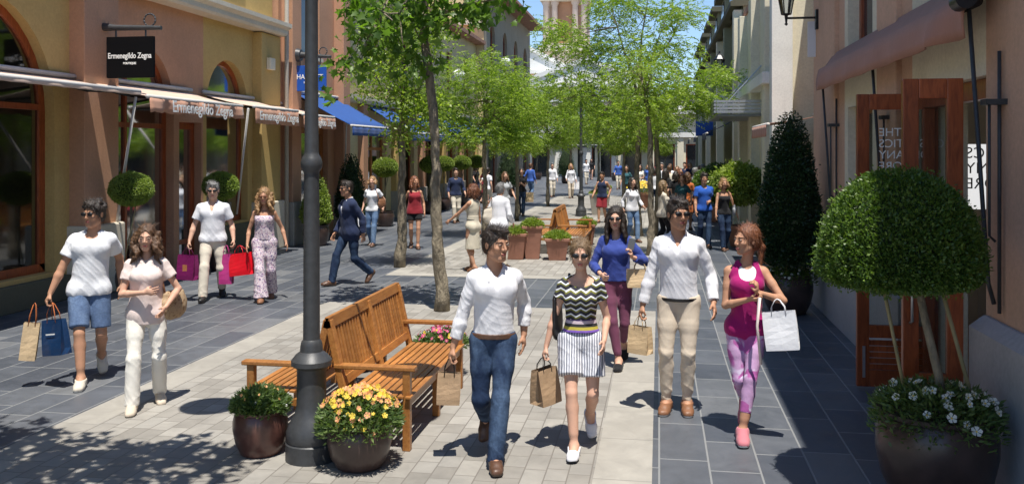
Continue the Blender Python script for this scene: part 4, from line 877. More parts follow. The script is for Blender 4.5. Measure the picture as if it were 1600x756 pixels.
for i, s in enumerate(['COSMETICS', 'COMPANY', 'STORE']): text(s, .155, M['greyletter'], g, (2.98, 9.446, 2.27-i*.15), (R(90), 0, 0), ext=.001, align='RIGHT', sx=-1)
finish(g, (3.4, 9.46, 1.72))
s_ = empty('shop_shelf', label='dark wooden shelving inside the right hand shop', cat='shelf'); m = MB()
for k in range(4): m.box((4.4, 11.9, .3+k*.5), (6.2, 12.3, .34+k*.5))
m.build('shelf_board', M['woodfr'], s_); m = MB().box((4.36, 11.9, .012), (4.4, 12.3, 2.1)).box((6.2, 11.9, .012), (6.24, 12.3, 2.1)); m.build('upright', M['woodfr'], s_); finish(s_, (5.3, 12.1, 0))
s_ = empty('shop_counter', label='pale counter unit inside the right hand doorway', cat='counter'); bx('cabinet', (3.6, 10.4, .012), (4.6, 11.0, .85), 'insidel', s_); bx('top', (3.55, 10.35, .853), (4.65, 11.05, .9), 'cornice', s_); finish(s_, (4.1, 10.7, 0))
# ------------------------------------------------------------------ awnings
def awning(y0, y1, X, sx, zw, xf, zf, val, label, top, valm, txt=None, tsize=.15, thick=.05, wave=0, arms=True, grp='awnings over the shopfronts', sag=.03, under=None):
    a = empty('awning', label=label, cat='awning', group=grp); n = 14; V = []; F = []
    for i in range(n+1):
        y = y0+(y1-y0)*i/n
        for j in range(5):
            t = j/4; V.append((X+sx*.02+(xf-X-sx*.02)*t, y, zw+(zf-zw)*t-sag*math.sin(math.pi*t)))
    for i in range(n):
        for j in range(4): p = i*5+j; F.append((p, p+1, p+6, p+5))
    o = np_obj('canopy', V, F, [M[top]], a, True); sd = o.modifiers.new('s', 'SOLIDIFY'); sd.thickness = .012
    V = []; F = []; nn = 36
    for i in range(nn+1):
        y = y0+(y1-y0)*i/nn; w = wave*(math.sin(i*.75)+.5*math.sin(i*1.7+1))+(.008*math.sin(i*1.1))
        for j in range(4): t = j/3; V.append((xf+sx*(.03+w*t*1.4+.0), y, zf-.015-val*t+abs(w)*t*.9))
    for i in range(nn):
        for j in range(3): p = i*4+j; F.append((p, p+1, p+5, p+4))
    o = np_obj('valance', V, F, [M[valm]], a, True); sd = o.modifiers.new('s', 'SOLIDIFY'); sd.thickness = .006
    MB().tube([(xf, y0-.02, zf-.01), (xf, y1+.02, zf-.01)], .035, 10).build('front_bar', M['awngrey'], a, True)
    MB().tube([(X+sx*.09, y0-.04, zw+.03), (X+sx*.09, y1+.04, zw+.03)], .04, 12).build('roller', M['awngrey' if not under else under], a, True)
    if arms:
        for y in (y0+.2, y1-.2):
            MB().tube([(X+sx*.05, y, zw-.12), (X+(xf-X)*.5, y+(.25 if y < (y0+y1)/2 else -.25), zw-.14+(zf-zw)*.4), (xf, y, zf-.03)], .022, 8).build('arm', M['black'], a)
    if txt:
        for yy in (txt if isinstance(txt, list) else [((y0+y1)/2, txt)]):
            text(yy[1], tsize, M['letter'], a, (xf+sx*(.06+wave*1.5), yy[0], zf-.02-val*.5), (R(90), 0, R(90)*sx), ext=.002, bold=.004)
    return finish(a, ((X+xf)/2, (y0+y1)/2, zf))
BR = 'Ermenegildo Zegna'
awning(4.2, 8.3, LX, 1, 3.42, -7.95, 3.22, .10, 'sand coloured awning nearest the left edge', 'awnpink', 'awnpink')
awning(8.7, 12.75, LX, 1, 3.42, -7.95, 3.22, .06, 'sand coloured awning over the first big arched window', 'awnpink', 'awnpink')
awning(13.0, 16.2, LX, 1, 3.44, -7.95, 3.16, .26, 'sand awning with wind lifted rust valance beside the black sign', 'awnpink', 'awnrust', BR, .27, wave=.03)
awning(16.75, 18.9, LX, 1, 3.44, -7.95, 3.18, .34, 'sand awning with rust valance above the grey haired man', 'awnpink', 'awnrust', BR, .25, wave=.012)
awning(19.2, 21.2, LX, 1, 3.40, -7.95, 3.12, .30, 'sand awning with rust valance just left of the lamp post', 'awnpink', 'awnrust', BR, .23, wave=.015)
awning(21.2, 24.4, LB, 1, 3.75, -7.5, 2.92, .24, 'steep blue awning just right of the lamp post', 'awnblue', 'awnblue', None, .05)
for i, (ya, yb) in enumerate(((26.9, 29.3), (30.3, 32.7), (33.8, 36.2), (37.2, 39.6), (40.7, 43.1))):
    awning(ya, yb, LX, 1, 3.75, -7.6, 2.85, .24, ['small blue awning behind the slim tree trunks', 'second blue awning beyond the slim tree trunks', 'third small blue awning further down the left side', 'fourth blue awning half hidden by foliage', 'farthest blue awning on the left side'][i], 'awnblue', 'awnblue')
for i, (xa) in enumerate((-11.0, -8.3, -5.7, -3.1)):
    a = awning(0, 2.2, 0, 1, 3.25, 1.1, 2.75, .2, ['dark awning on the white end building, leftmost', 'dark awning on the white end building, second from left', 'dark awning on the white end building, third from left', 'dark awning on the white end building, rightmost'][i], 'awndark', 'awndark', arms=False)
    a.rotation_euler = (0, 0, -math.pi/2); a.location = (xa+1.1, 78-.27-.55, 2.75)
for i in range(3): awning(29.0+i*8, 31.4+i*8, 2.45, -1, 3.3, 1.5, 2.85, .2, ['dark awning on the olive building, nearest', 'dark awning on the olive building, middle', 'dark awning on the olive building, farthest'][i], 'awndark', 'awndark', arms=False)
awning(16.8, 19.3, 3.25, -1, 3.0, 1.95, 2.78, .22, 'maroon awning seen end on behind the cone topiary', 'awnbrown', 'awnbrown', arms=False)
# folded brown awning over the right hand door
a = empty('awning', label='folded dark brown awning over the open doors on the right', cat='awning', group='awnings over the shopfronts')
V = []; F = []; n = 40
for i in range(n+1):
    y = 6.85+6.0*i/n; w = .02*math.sin(i*.9)*(1.6 if i < 6 else .35)
    for x, z in ((2.38, 3.62), (2.24, 3.42), (2.17, 3.40), (2.155+w, 3.30), (2.15+w*1.5, 3.20), (2.16+w*2, 3.12)): V.append((x, y, z))
for i in range(n):
    for j in range(5): p = i*6+j; F.append((p, p+1, p+7, p+6))
o = np_obj('canopy', V, F, [M['awnbrown']], a, True); sd = o.modifiers.new('s', 'SOLIDIFY'); sd.thickness = .012
MB().tube([(2.22, 6.80, 3.36), (2.22, 12.9, 3.36)], .045, 12).build('front_bar', M['black'], a, True)
MB().tube([(2.3, 6.6, 3.52), (2.3, 6.85, 3.52)], .10, 14).build('roller', M['black'], a, autos=40); MB().tube([(2.12, 6.7, 3.36), (2.12, 6.86, 3.36)], .07, 14).build('end_cap', M['black'], a, autos=40)
for y in (6.9, 9.9, 12.8):
    MB().tube([(2.2, y, 3.33), (2.33, y, 1.35), (2.37, y, 1.2)], .016, 8).build('arm', M['iron'], a, True)
    MB().tube([(2.37, y-.10, 3.0), (2.37, y-.10, 1.15)], .013, 8).build('wall_rail', M['iron'], a, True); MB().box((2.26, y-.17, 2.62), (2.4, y-.05, 2.66)).build('bracket', M['iron'], a)
    MB().tube([(2.29, y-.14, 2.64), (2.29, y-.14, 1.7), (2.33, y-.14, 1.66)], .010, 8).build('strut', M['iron'], a, True)
finish(a, (2.3, 9.8, 3.2))
# thin steel props slanting down from the left awnings
for i, (pa, pb, lab) in enumerate(((212, 180, 'thin pale prop rod slanting below the first awning'), (388, 370, 'thin pale prop rod below the awning by the grey haired man'), (542, 537, 'thin pale prop rod under the steep blue awning'))):
    a_, b_ = ray(pa), ray(pb)
    tag(MB().tube([(-7.98, -7.98/a_[0]*a_[1], 3.12), (-8.9, -8.9/b_[0]*b_[1], .95)], .022, 8).build('prop_rod', M['awngrey'], None, True), lab, 'rod', 'awning prop rods')
# ------------------------------------------------------------------ signs
def hang_sign(Y, x0, x1, z0, z1, bm, label, lines, X, zb, big=True):
    s = empty('hanging_sign', label=label, cat='sign')
    MB().box((x0, Y-.03, z0), (x1, Y+.03, z1)).build('board', M[bm], s, bevel=.006)
    m = MB(); m.tube([(X, Y, zb), (X+.10, Y, zb)], [.17, .14], 14); m.tube([(X+.1, Y, zb), (X+.45, Y, zb-.03), (x1+.12, Y, zb-.05)], [.085, .05, .035], 12); m.build('bracket_arm', M['iron'], s, autos=40)
    m = MB()
    for k in range(12):
        t0, t1 = k*math.pi/6, (k+1)*math.pi/6; m.tube([(x1-.08+.10*math.cos(t0), Y, zb+.08+.10*math.sin(t0)), (x1-.08+.10*math.cos(t1), Y, zb+.08+.10*math.sin(t1))], .014, 6)
    m.build('scroll', M['iron'], s, True)
    for xx in (x0+.15, x1-.15): MB().tube([(xx, Y, zb-.03), (xx, Y, z1)], .014, 6).build('hanger', M['iron'], s)
    for (t, sz, dz, sxx) in lines: text(t, sz, M['letter'], s, ((x0+x1)/2, Y-.034, (z0+z1)/2+dz), (R(90), 0, 0), ext=.002, sx=sxx, bold=.002)
    return finish(s, (X, Y, z0))
hang_sign(13.2, -8.78, -7.96, 3.46, 4.12, 'signblack', 'black hanging shop sign with white lettering on an ornate iron bracket', [(BR, .125, .02, .78), ('BOUTIQUE', .045, -.10, 1)], LX, 4.30)
hang_sign(20.75, -8.80, -7.98, 3.74, 4.36, 'bluesign', 'blue hanging shop sign with white capital letters behind the lamp post', [('HACKETT', .16, .03, .95), ('LONDON', .07, -.10, 1)], LB+.28, 4.62)
t = text('Zegna', .34, M['letter'], None, (-9.27, 10.35, 1.55), (R(90), 0, R(90)), 'window_lettering', ext=.002, sx=.9); tag(t, 'white shop name lettering on the leftmost big window', 'lettering')
s = tag(bx('side_sign', (2.28, 14.5, 3.75), (2.42, 14.53, 4.3), 'bagwhite', None, .004), 'small white sign panel on the corner under the lantern arm', 'sign')
s = tag(bx('side_sign', (1.55, 30, 3.5), (2.2, 30.06, 4.1), 'bagwhite', None, .004), 'small pale hanging sign above the silver canopy', 'sign')
s = tag(bx('side_sign', (1.5, 38, 2.9), (2.2, 38.06, 3.5), 'bluesign', None, .004), 'small dark blue hanging sign beyond the silver canopy', 'sign')
# ------------------------------------------------------------------ lamps
def lamp_post(loc, label, H=4.25):
    L = empty('street_lamp', loc, 0, label, 'street lamp', 'two armed street lamps')
    MB().lathe([(.192, 0), (.192, .125), (.180, .135), (.186, .15), (.186, .21), (.170, .25), (.165, .265), (.140, .31), (.118, .355), (.110, .40), (.108, .66), (.112, .675), (.150, .70), (.150, .735), (.118, .775), (.085, .80), (.082, .84), (.076, .87), (.062, .89)], n=36).build('base', M['iron'], L, autos=35)
    m = MB(); m.lathe([(.063, .88), (.060, 1.6), (.056, 2.12), (.058, 2.14), (.078, 2.17), (.082, 2.21), (.070, 2.245), (.055, 2.27), (.052, 2.29), (.048, 3.2), (.045, H-.2), (.06, H-.15), (.06, H-.05), (.02, H+.12)], n=24); m.build('pole', M['iron'], L, autos=35)
    for q in (-1, 1):
        pts = [(q*.04, 0, H-.4), (q*.3, 0, H-.22), (q*.62, 0, H-.1), (q*.9, 0, H-.08), (q*.92, 0, H-.14)]; a = MB().tube(pts, [.026, .024, .022, .022, .03], 10).build('arm', M['iron'], L, True)
        h = MB(); h.lathe([(.03, 0), (.07, -.03), (.12, -.07), (.24, -.12), (.27, -.15), (.27, -.165), (.15, -.168)], (q*.92, 0, H-.12), 24); h.build('lamp_hood', M['lampshade'], L, autos=40)
        g = MB(); g.lathe([(.14, -.166), (.135, -.2), (.10, -.26), (.02, -.285)], (q*.92, 0, H-.12), 20); g.build('lamp_glass', M['globe'], L, True)
    return L
l0 = lamp_post((-2.57, 6.38, 0), 'dark iron lamp post beside the teak benches in the foreground')
for x, y, lab in ((-2.69, 31.24, 'dark iron lamp post beyond the planters and second bench'),):
    c = copy_tree(l0); c.location = (x, y, 0); c['label'] = lab
def lantern(x, y, z, wx, label):
    L = empty('wall_lantern', label=label, cat='lantern')
    m = MB(); m.tube([(wx, y, z), (x, y, z)], .018, 8); m.tube([(x, y, z-.09), (x, y, z+.06)], [.012, .03], 8); m.lathe([(.0, -.12), (.03, -.09), (.0, -.06)], (x, y, z), 8); m.box((wx-.02, y-.05, z-.18), (wx+.02, y+.05, z+.12)); m.build('bracket', M['black'], L)
    m = MB(); 
    for k in range(6):
        a = k*math.pi/3; m.tube([(x+.07*math.cos(a), y+.07*math.sin(a), z+.06), (x+.15*math.cos(a), y+.15*math.sin(a), z+.5)], .010, 6)
        b_ = a+math.pi/3
        for r_, zz in ((.07, .06), (.15, .5)): m.tube([(x+r_*math.cos(a), y+r_*math.sin(a), z+zz), (x+r_*math.cos(b_), y+r_*math.sin(b_), z+zz)], .010, 6)
    m.build('cage', M['black'], L); MB().lathe([(.06, .06), (.14, .49)], (x, y, z), 6).build('lamp_glass', M['doorglass'], L)
    MB().lathe([(.17, .5), (.17, .52), (.08, .64), (.03, .68), (.02, .76)], (x, y, z), 6).build('lamp_roof', M['black'], L); return finish(L, (wx, y, z))
lantern(1.93, 14.3, 4.33, 2.38, 'black wall lantern on a long bracket above the cone topiary')
lantern(1.75, 27.0, 4.45, 2.45, 'wall lantern high on the olive building above the canopy')
for (x, y, z, wx, lab) in ((-7.9, 46, 6.9, -8.7, 'round white globe lamp on the tall tan building'), (-7.9, 35, 5.3, LX, 'round white globe lamp on the pale yellow building')):
    L = empty('globe_lamp', label=lab, cat='lamp'); m = MB(); m.tube([(wx, y, z-.4), (x, y, z-.35), (x, y, z-.2)], .03, 8); m.build('bracket', M['iron'], L); m = MB(); sph(m, (x, y, z), .26, 20, 12); m.build('globe', M['globe'], L, True); finish(L, (wx, y, z-.4))
# ------------------------------------------------------------------ benches
def bench(loc, rz, label, Ln=1.95):
    B = empty('park_bench', loc, rz, label, 'bench', 'slatted teak benches'); w = 'woodbench'   # faces +X, back at x=0, runs along +Y
    legs = []
    for y in (.03, Ln-.09):
        MB().box((.53, y, 0), (.59, y+.06, .61)).build('leg', M[w], B, bevel=.005)
        m = MB(); m.bar((.06, y+.03, 0), (.06, y+.03, .42), .06, .06); m.bar((.06, y+.03, .40), (-.07, y+.03, .98), .06, .055, up=(1, 0, 0)); m.build('leg', M[w], B, bevel=.005)
        MB().box((-.02, y-.01, .61), (.63, y+.075, .645)).build('armrest', M[w], B, bevel=.008)
        MB().box((.08, y+.01, .30), (.54, y+.05, .36)).build('side_rail', M[w], B, bevel=.004)
    m = MB(); m.bar((.06, Ln/2, 0), (.06, Ln/2, .42), .06, .06); m.bar((.06, Ln/2, .40), (-.07, Ln/2, .98), .06, .055, up=(1, 0, 0)); m.build('leg', M[w], B, bevel=.005); MB().box((.53, Ln/2-.03, 0), (.59, Ln/2+.03, .38)).build('leg', M[w], B, bevel=.005)
    m = MB()
    for k in range(9): x = .07+k*.061; m.box((x, .005, .405-.012*abs(k-4)*0), (x+.046, Ln-.035, .425))
    m.build('seat', M[w], B, bevel=.004); MB().box((.545, .09, .33), (.575, Ln-.09, .402)).build('front_rail', M[w], B, bevel=.004)
    m = MB(); f = lambda z, o=0: .06-(z-.40)*.224+o
    m.bar((f(.96), .03, .96), (f(.96), Ln-.03, .96), .035, .085, up=(-.22, 0, 1)); m.bar((f(.50), .09, .50), (f(.50), Ln-.09, .50), .03, .07, up=(-.22, 0, 1))
    n = 26
    for k in range(n):
        y = .13+(Ln-.28)*k/(n-1)
        if abs(y-Ln/2) < .05: continue
        m.bar((f(.53), y, .53), (f(.93), y, .93), .016, .038, up=(0, 1, 0))
    m.build('backrest', M[w], B, bevel=.003); return B
b1 = bench((-2.47, 6.6, 0), 0, 'orange teak slatted bench facing right, beside the lamp post')
def cp(o, loc, rz, label): c = copy_tree(o); c.location = loc; c.rotation_euler = (0, 0, rz); c['label'] = label; return c
cp(b1, (-2.62, 8.55, 0), math.pi, 'orange teak slatted bench facing left, back to back behind the lamp post')
cp(b1, (-2.2, 19.7, 0), 0, 'distant teak bench facing right behind the terracotta planters'); cp(b1, (-2.36, 21.65, 0), math.pi, 'distant teak bench facing left behind the terracotta planters')
# ------------------------------------------------------------------ foliage builders (numpy)
def unit(v): return v/np.maximum(np.linalg.norm(v, axis=-1, keepdims=True), 1e-9)
def leaves(O, D, L, W, r, fold=.25, n=4):
    """one leaf per origin O along D: length L, width W; returns V, F (two quads folded on the midrib, or a lobed outline)"""
    N = len(O); U = unit(np.cross(D, unit(r.normal(size=(N, 3))))); Nn = np.cross(D, U); L = np.broadcast_to(L, N)[:, None]; W = np.broadcast_to(W, N)[:, None]
    if n == 4:
        a = O; b = O+D*L*.45+U*W*.5+Nn*W*fold*.5; c = O+D*L; d = O+D*L*.45-U*W*.5+Nn*W*fold*.5
        V = np.stack([a, b, c, d], 1).reshape(-1, 3); return V, np.arange(4*N).reshape(-1, 4)
    pts = [(0, 0), (.10, .12), (-.04, .42), (.26, .30), (.42, .60), (.55, .26), (1.0, 0), (.55, -.26), (.42, -.60), (.26, -.30), (-.04, -.42), (.10, -.12)]
    P = [O+D*L*x+U*L*y*.85+Nn*L*(fold*abs(y)-.35*x*x*.5) for x, y in pts]
    V = np.stack(P, 1); c = (O+D*L*.36)[:, None]; V = np.concatenate([V, c], 1).reshape(-1, 3); k = 13
    q = [(12, 11, 0, 1), (12, 1, 2, 3), (12, 3, 4, 5), (12, 5, 6, 7), (12, 7, 8, 9), (12, 9, 10, 11)]
    F = (np.arange(N)[:, None, None]*k+np.array(q)[None]).reshape(-1, 4); return V, F
def crown_points(r, n, blobs):
    """tips clustered in irregular lobes: blobs = (cx,cy,cz,rx,ry,rz,weight)"""
    w = np.array([b[6] for b in blobs]); w = w/w.sum(); k = r.choice(len(blobs), n, p=w); B = np.array([b[:6] for b in blobs])[k]
    d = unit(r.normal(size=(n, 3))); t = r.random(n)**.45; return B[:, :3]+d*B[:, 3:]*t[:, None], k
def tree(loc, label, trunk, blobs, kind, seed, nspray, leafsz, grp='trees along the street', tr=.09, forks=7, lean_top=None, leafmat_=None, cat='tree'):
    """trunk: list of local points; crown lobes in local coordinates"""
    r = np.random.default_rng(seed); T = empty('street_tree', (loc[0], loc[1], 0), 0, label, cat, grp); m = MB()
    n = len(trunk); rad = [tr*(1.25 if i == 0 else 1-.45*i/(n-1)) for i in range(n)]
    pts = []; rr = []
    for i in range(n-1):
        for j in range(6):
            t = j/6; p = np.array(trunk[i])*(1-t)+np.array(trunk[i+1])*t; pts.append(tuple(p+r.normal(size=3)*.012*np.array([1, 1, 0]))); rr.append((rad[i]*(1-t)+rad[i+1]*t)*(1+.06*r.normal()))
    pts.append(tuple(trunk[-1])); rr.append(rad[-1]); m.tube(pts, rr, 14); top = np.array(trunk[-1]); m.build('trunk', M['bark'], T, True)
    mb = MB(); tips, k = crown_points(r, forks*6, blobs)
    starts = [np.array(trunk[-2])*(1-t)+top*t for t in np.linspace(.25, 1, forks)]
    hubs = []
    for i in range(forks):
        c = tips[i]; s0 = starts[i]; mid = (s0+c)/2+np.array([0, 0, .12])+r.normal(size=3)*.08; mb.tube([tuple(s0), tuple((s0+mid)/2), tuple(mid), tuple(c)], [tr*.42, tr*.33, tr*.24, tr*.08], 8, False); hubs += [mid, (mid+c)/2]
    for i in range(forks, len(tips)):
        h = min(hubs, key=lambda q: np.linalg.norm(q-tips[i])+r.random()*.4); c = tips[i]; mid = (h+c)/2+r.normal(size=3)*.06; mb.tube([tuple(h), tuple(mid), tuple(c)], [tr*.16, tr*.11, tr*.04], 5, False)
    mb.build('branches', M['bark'], T, True)
    C, k = crown_points(r, nspray, blobs); cen = np.array([b[:3] for b in blobs])[k]
    out = unit(C-cen+r.normal(size=C.shape)*.35)
    if kind == 'broad':
        per = 3; O = np.repeat(C, per, 0)+r.normal(size=(nspray*per, 3))*leafsz*.55; D = unit(np.repeat(out, per, 0)+r.normal(size=O.shape)*.7+np.array([0, 0, -.45]))
        V, F = leaves(O, D, leafsz*(.7+.5*r.random(len(O))), 0, r, .3, 13)
    elif kind == 'feather':
        per = 8; D0 = unit(out*np.array([1, 1, .5])+r.normal(size=C.shape)*.45+np.array([0, 0, .02])); S = unit(np.cross(D0, np.array([0, 0, 1.])+r.normal(size=C.shape)*.3))
        ln = leafsz*4.2*(.7+.6*r.random(nspray)); OO = []; DD = []
        for j in range(per):
            for q in (-1, 1):
                t = (j+.6)/per; o = C+D0*(ln*t)[:, None]+np.array([0, 0, -1])*(ln*t*t*.30)[:, None]; OO.append(o); DD.append(unit(S*q+D0*.55+np.array([0, 0, -.25])+r.normal(size=C.shape)*.2))
        O = np.concatenate(OO); D = np.concatenate(DD); V, F = leaves(O, D, leafsz*(.8+.4*r.random(len(O))), leafsz*.36, r, .2)
    else:
        per = 6; O = np.repeat(C, per, 0)+r.normal(size=(nspray*per, 3))*leafsz*1.6; D = unit(np.repeat(out, per, 0)+r.normal(size=O.shape)*.9); V, F = leaves(O, D, leafsz*(.8+.5*r.random(len(O))), leafsz*.5, r, .3)
    np_obj('foliage', V, F, [M[leafmat_ or {'broad': 'leafA', 'feather': 'leafB'}.get(kind, 'leafC')]], T); return T
# tree 1: broad leaves above the benches
tree((-3.07, 12.55), 'slim tree with broad dark leaves, its leaning trunk right behind the foreground bench', [(0, 0, 0), (-.09, 0, 1.2), (-.12, .05, 2.4), (-.30, .1, 3.9), (-.28, .15, 5.2)],
     [(-.75, -.2, 4.0, .6, .6, .33, 2.4), (-1.25, -.2, 3.55, .38, .4, .22, .8), (-.35, 0, 3.55, .35, .4, .18, .5), (.15, -.2, 4.3, .6, .6, .38, 2.2), (-.2, 0, 5.0, 1.3, 1.0, .5, 4), (.70, .1, 4.5, .5, .5, .3, 1), (-1.2, .1, 4.55, .5, .6, .3, 1.2), (-1.62, -.2, 3.15, .12, .25, .18, .12)], 'broad', 5, 430, .15, tr=.092, grp='trees with broad leaves')
tree((-5.03, 17.1), 'tree with dense small leaves and a brown trunk left of the leaning trunk', [(0, 0, 0), (.02, 0, 1.4), (0, .02, 2.6), (.1, 0, 3.6)],
     [(-.3, -.2, 3.7, .65, .7, .6, 3), (.4, 0, 3.2, .6, .7, .55, 3), (.15, 0, 4.7, .95, .9, .7, 4), (.05, 0, 2.6, .5, .5, .3, 1)], 'small', 8, 1150, .085, tr=.095, leafmat_='leafB')
# unseen neighbour at the left edge whose shade falls on the corner of the picture
tree((-4.75, 3.9), 'tree just outside the left edge casting its shade on the lower left corner', [(0, 0, 0), (.03, 0, 1.6), (.1, 0, 3.2), (.2, .1, 4.4)],
     [(.7, .7, 4.3, 1.1, .8, .4, 3), (-.6, 1.0, 4.5, 1.1, .8, .5, 3), (.1, 0, 4.9, 1.2, 1.0, .5, 2), (1.7, 1.0, 4.2, .7, .5, .3, 1.2), (-1.6, 1.6, 4.3, .9, .7, .4, 1.5)], 'broad', 9, 900, .17, tr=.10, grp='trees with broad leaves')
# the large feathery tree right of centre
tree((-.55, 24.3), 'large feathery bright green tree right of centre, twin trunks among the people', [(0, 0, 0), (-.05, 0, 1.4), (0, 0, 2.6), (.05, 0, 4.6)],
     [(-.2, 0, 3.1, 1.6, 1.3, .55, 3), (-1.5, -.2, 4.0, 1.1, 1, .6, 2.4), (1.3, 0, 3.8, 1.0, 1, .5, 2.2), (.2, 0, 4.9, 1.5, 1.2, .7, 3.4), (-1.7, 0, 5.2, 1.0, .9, .55, 2), (1.0, .2, 5.95, .75, .7, .35, 1.1), (-.5, 0, 6.3, 1.0, .9, .6, 2), (2.1, 0, 4.3, .6, .6, .25, .6), (-2.3, 0, 5.6, .5, .6, .35, .5), (1.8, .1, 3.5, .5, .6, .28, .6)], 'feather', 21, 3000, .08, tr=.10, forks=9)
o = MB().tube([(.02, 0, 0), (.12, 0, 1.5), (.05, 0, 2.7), (.3, 0, 3.8)], [.085, .075, .06, .04], 12).build('trunk', M['bark'], None, True); T = bpy.data.objects['street_tree.003']; o.parent = T; o.location = (.42, .2, 0)
tree((-.18, 19.9), 'young slim tree with a pale trunk just behind the man in the beige trousers', [(0, 0, 0), (.0, 0, 1.5), (-.03, 0, 2.6), (-.1, .1, 3.6)], [(-.1, 0, 3.3, .8, .7, .4, 2), (-.3, 0, 4.0, .8, .7, .5, 2), (.4, 0, 3.7, .5, .5, .4, 1)], 'feather', 22, 520, .07, tr=.075, forks=6)
ta = tree((-4.55, 23.2), 'feathery green tree at left centre beyond the woman in the beige dress', [(0, 0, 0), (.03, 0, 1.5), (-.02, 0, 2.7), (.1, 0, 4.2)],
     [(-.2, 0, 3.2, 1.2, 1.0, .5, 3), (-1.1, 0, 4.0, .9, .9, .5, 2), (.9, 0, 4.1, .9, .9, .5, 2), (0, 0, 5.0, 1.3, 1.1, .7, 3), (.9, 0, 3.0, .5, .5, .35, .8)], 'feather', 31, 1700, .085, tr=.085)
labs = ['feathery tree second in the left row beyond the beige dress', 'feathery tree third in the left row, in front of the tan building', 'feathery tree fourth in the left row', 'feathery tree at the far end of the left row', 'feathery tree behind the large one on the right', 'feathery tree farthest in the right row']
for i, (x, y, rz, s) in enumerate(((-4.6, 29.0, 1.3, .84), (-4.5, 36.5, 2.6, .86), (-4.4, 45, 4.1, .95), (-3.6, 54, 5.2, 1.0), (-1.3, 33.5, 2.1, .85), (-.4, 45, .7, .85))):
    c = copy_tree(ta); c.location = (x, y, 0); c.rotation_euler = (0, 0, rz); c.scale = (s, s, s); c['label'] = labs[i]
ta.scale = (.9, .9, .86)
# ------------------------------------------------------------------ clipped shrubs and pots
def clipped(r, n, surf, ls, thick=.05):
    """surf(n) -> points P and outward normals N on the clipped shape"""
    P, N = surf(n); st = r.random(n) < .025; P = P-N*(np.where(st, -.6*r.random(n), r.random(n)**1.5)*thick)[:, None]; D = unit(N+r.normal(size=N.shape)*.75); return leaves(P, D, ls*(.7+.6*r.random(n)), ls*.55, r, .3)
def ellip_surf(r, c, rad, zmin=-2, lump=.0, flat=None):
    def f(n):
        d = unit(r.normal(size=(n*3, 3))); d = d[d[:, 2] > zmin][:n] if zmin > -1 else d[:n]
        lu = 1+lump*(np.sin(5*d[:, 0]+2)*np.sin(6*d[:, 1]+1)+.7*np.sin(9*d[:, 2]+4*d[:, 0])); P = np.array(c)+d*np.array(rad)*lu[:, None]; N = unit(d/np.array(rad)); return P, N
    return f
def dome_surf(r, c, R0, H, under=.12):
    def f(n):
        k = int(n*.78); u = r.random(k)**.75; z = 1-u; a = r.random(k)*6.283; prof = np.minimum((np.clip(1-z**2.3, 0, 1))**.5, 1); low = np.clip(1-(z/.12), 0, 1)
        rr = R0*(prof-.07*low**2)*(1+.022*np.sin(5*a+5*z)+.016*np.sin(11*a-9*z)+.012*np.sin(23*a+17*z)); P = np.stack([c[0]+rr*np.cos(a), c[1]+rr*np.sin(a), c[2]+z*H], 1); N = unit(np.stack([np.cos(a), np.sin(a), .2+z*1.4], 1))
        q = n-k; a = r.random(q)*6.283; rr = R0*.93*np.sqrt(r.random(q)); P2 = np.stack([c[0]+rr*np.cos(a), c[1]+rr*np.sin(a), c[2]-under*(1-(rr/R0)**2)*.6+np.zeros(q)], 1); N2 = np.tile([0, 0, -1.], (q, 1)); return np.concatenate([P, P2]), np.concatenate([N, N2])
    return f
def cone_surf(r, c, R0, H):
    def f(n):
        z = 1-np.sqrt(r.random(n)); a = r.random(n)*6.283; rr = R0*np.clip((1-z)**.42, 0, 1)*(1-.28*np.clip(1-z/.14, 0, 1)**2)*(1+.06*np.sin(5*a+11*z)+.05*np.sin(9*a-17*z)+.03*r.normal(size=n)); P = np.stack([c[0]+rr*np.cos(a), c[1]+rr*np.sin(a), c[2]+z*H], 1); return P, unit(np.stack([np.cos(a), np.sin(a), .45+np.zeros(n)], 1))
    return f
def pot(parent, R0, H, mat='clay', name='pot', prof=None):
    prof = prof or [(.62, 0), (.72, .02), (.90, .25), (1.0, .55), (1.0, .74), (.93, .90), (.90, .93), (.97, .95), (.98, 1.0), (.86, 1.0), (.84, .93)]
    p = MB().lathe([(a*R0, b*H) for a, b in prof[:-2]]+[(prof[-2][0]*R0, prof[-2][1]*H), (prof[-1][0]*R0, prof[-1][1]*H)], n=40).build(name, M[mat], parent, autos=30)
    MB().lathe([(.85*R0, H*.90), (.4*R0, H*.93), (.01, H*.95)], n=20).build('soil', M['soil'], parent, True); return p
TAP = [(.68, 0), (.70, .01), (.95, .88), (1.02, .885), (1.02, 1.0), (.92, 1.0), (.90, .95)]
def tuft(parent, R0, z, H, n, mat, ls, r, name='foliage', droop=.0, wide=1.0):
    a = r.random(n)*6.283; q = np.sqrt(r.random(n)); x = R0*wide*q*np.cos(a); y = R0*wide*q*np.sin(a); h = H*(.25+.75*r.random(n))*(1-.55*q**2)-droop*np.clip(q-.75, 0, 1)*3*r.random(n); O = np.stack([x, y, z+h], 1); D = unit(np.stack([np.cos(a)*q*1.2, np.sin(a)*q*1.2, .55+0*q], 1)+r.normal(size=(n, 3))*.55)
    V, F = leaves(O, D, ls*(.7+.6*r.random(n)), ls*.34, r, .2); return np_obj(name, V, F, [M[mat]], parent)
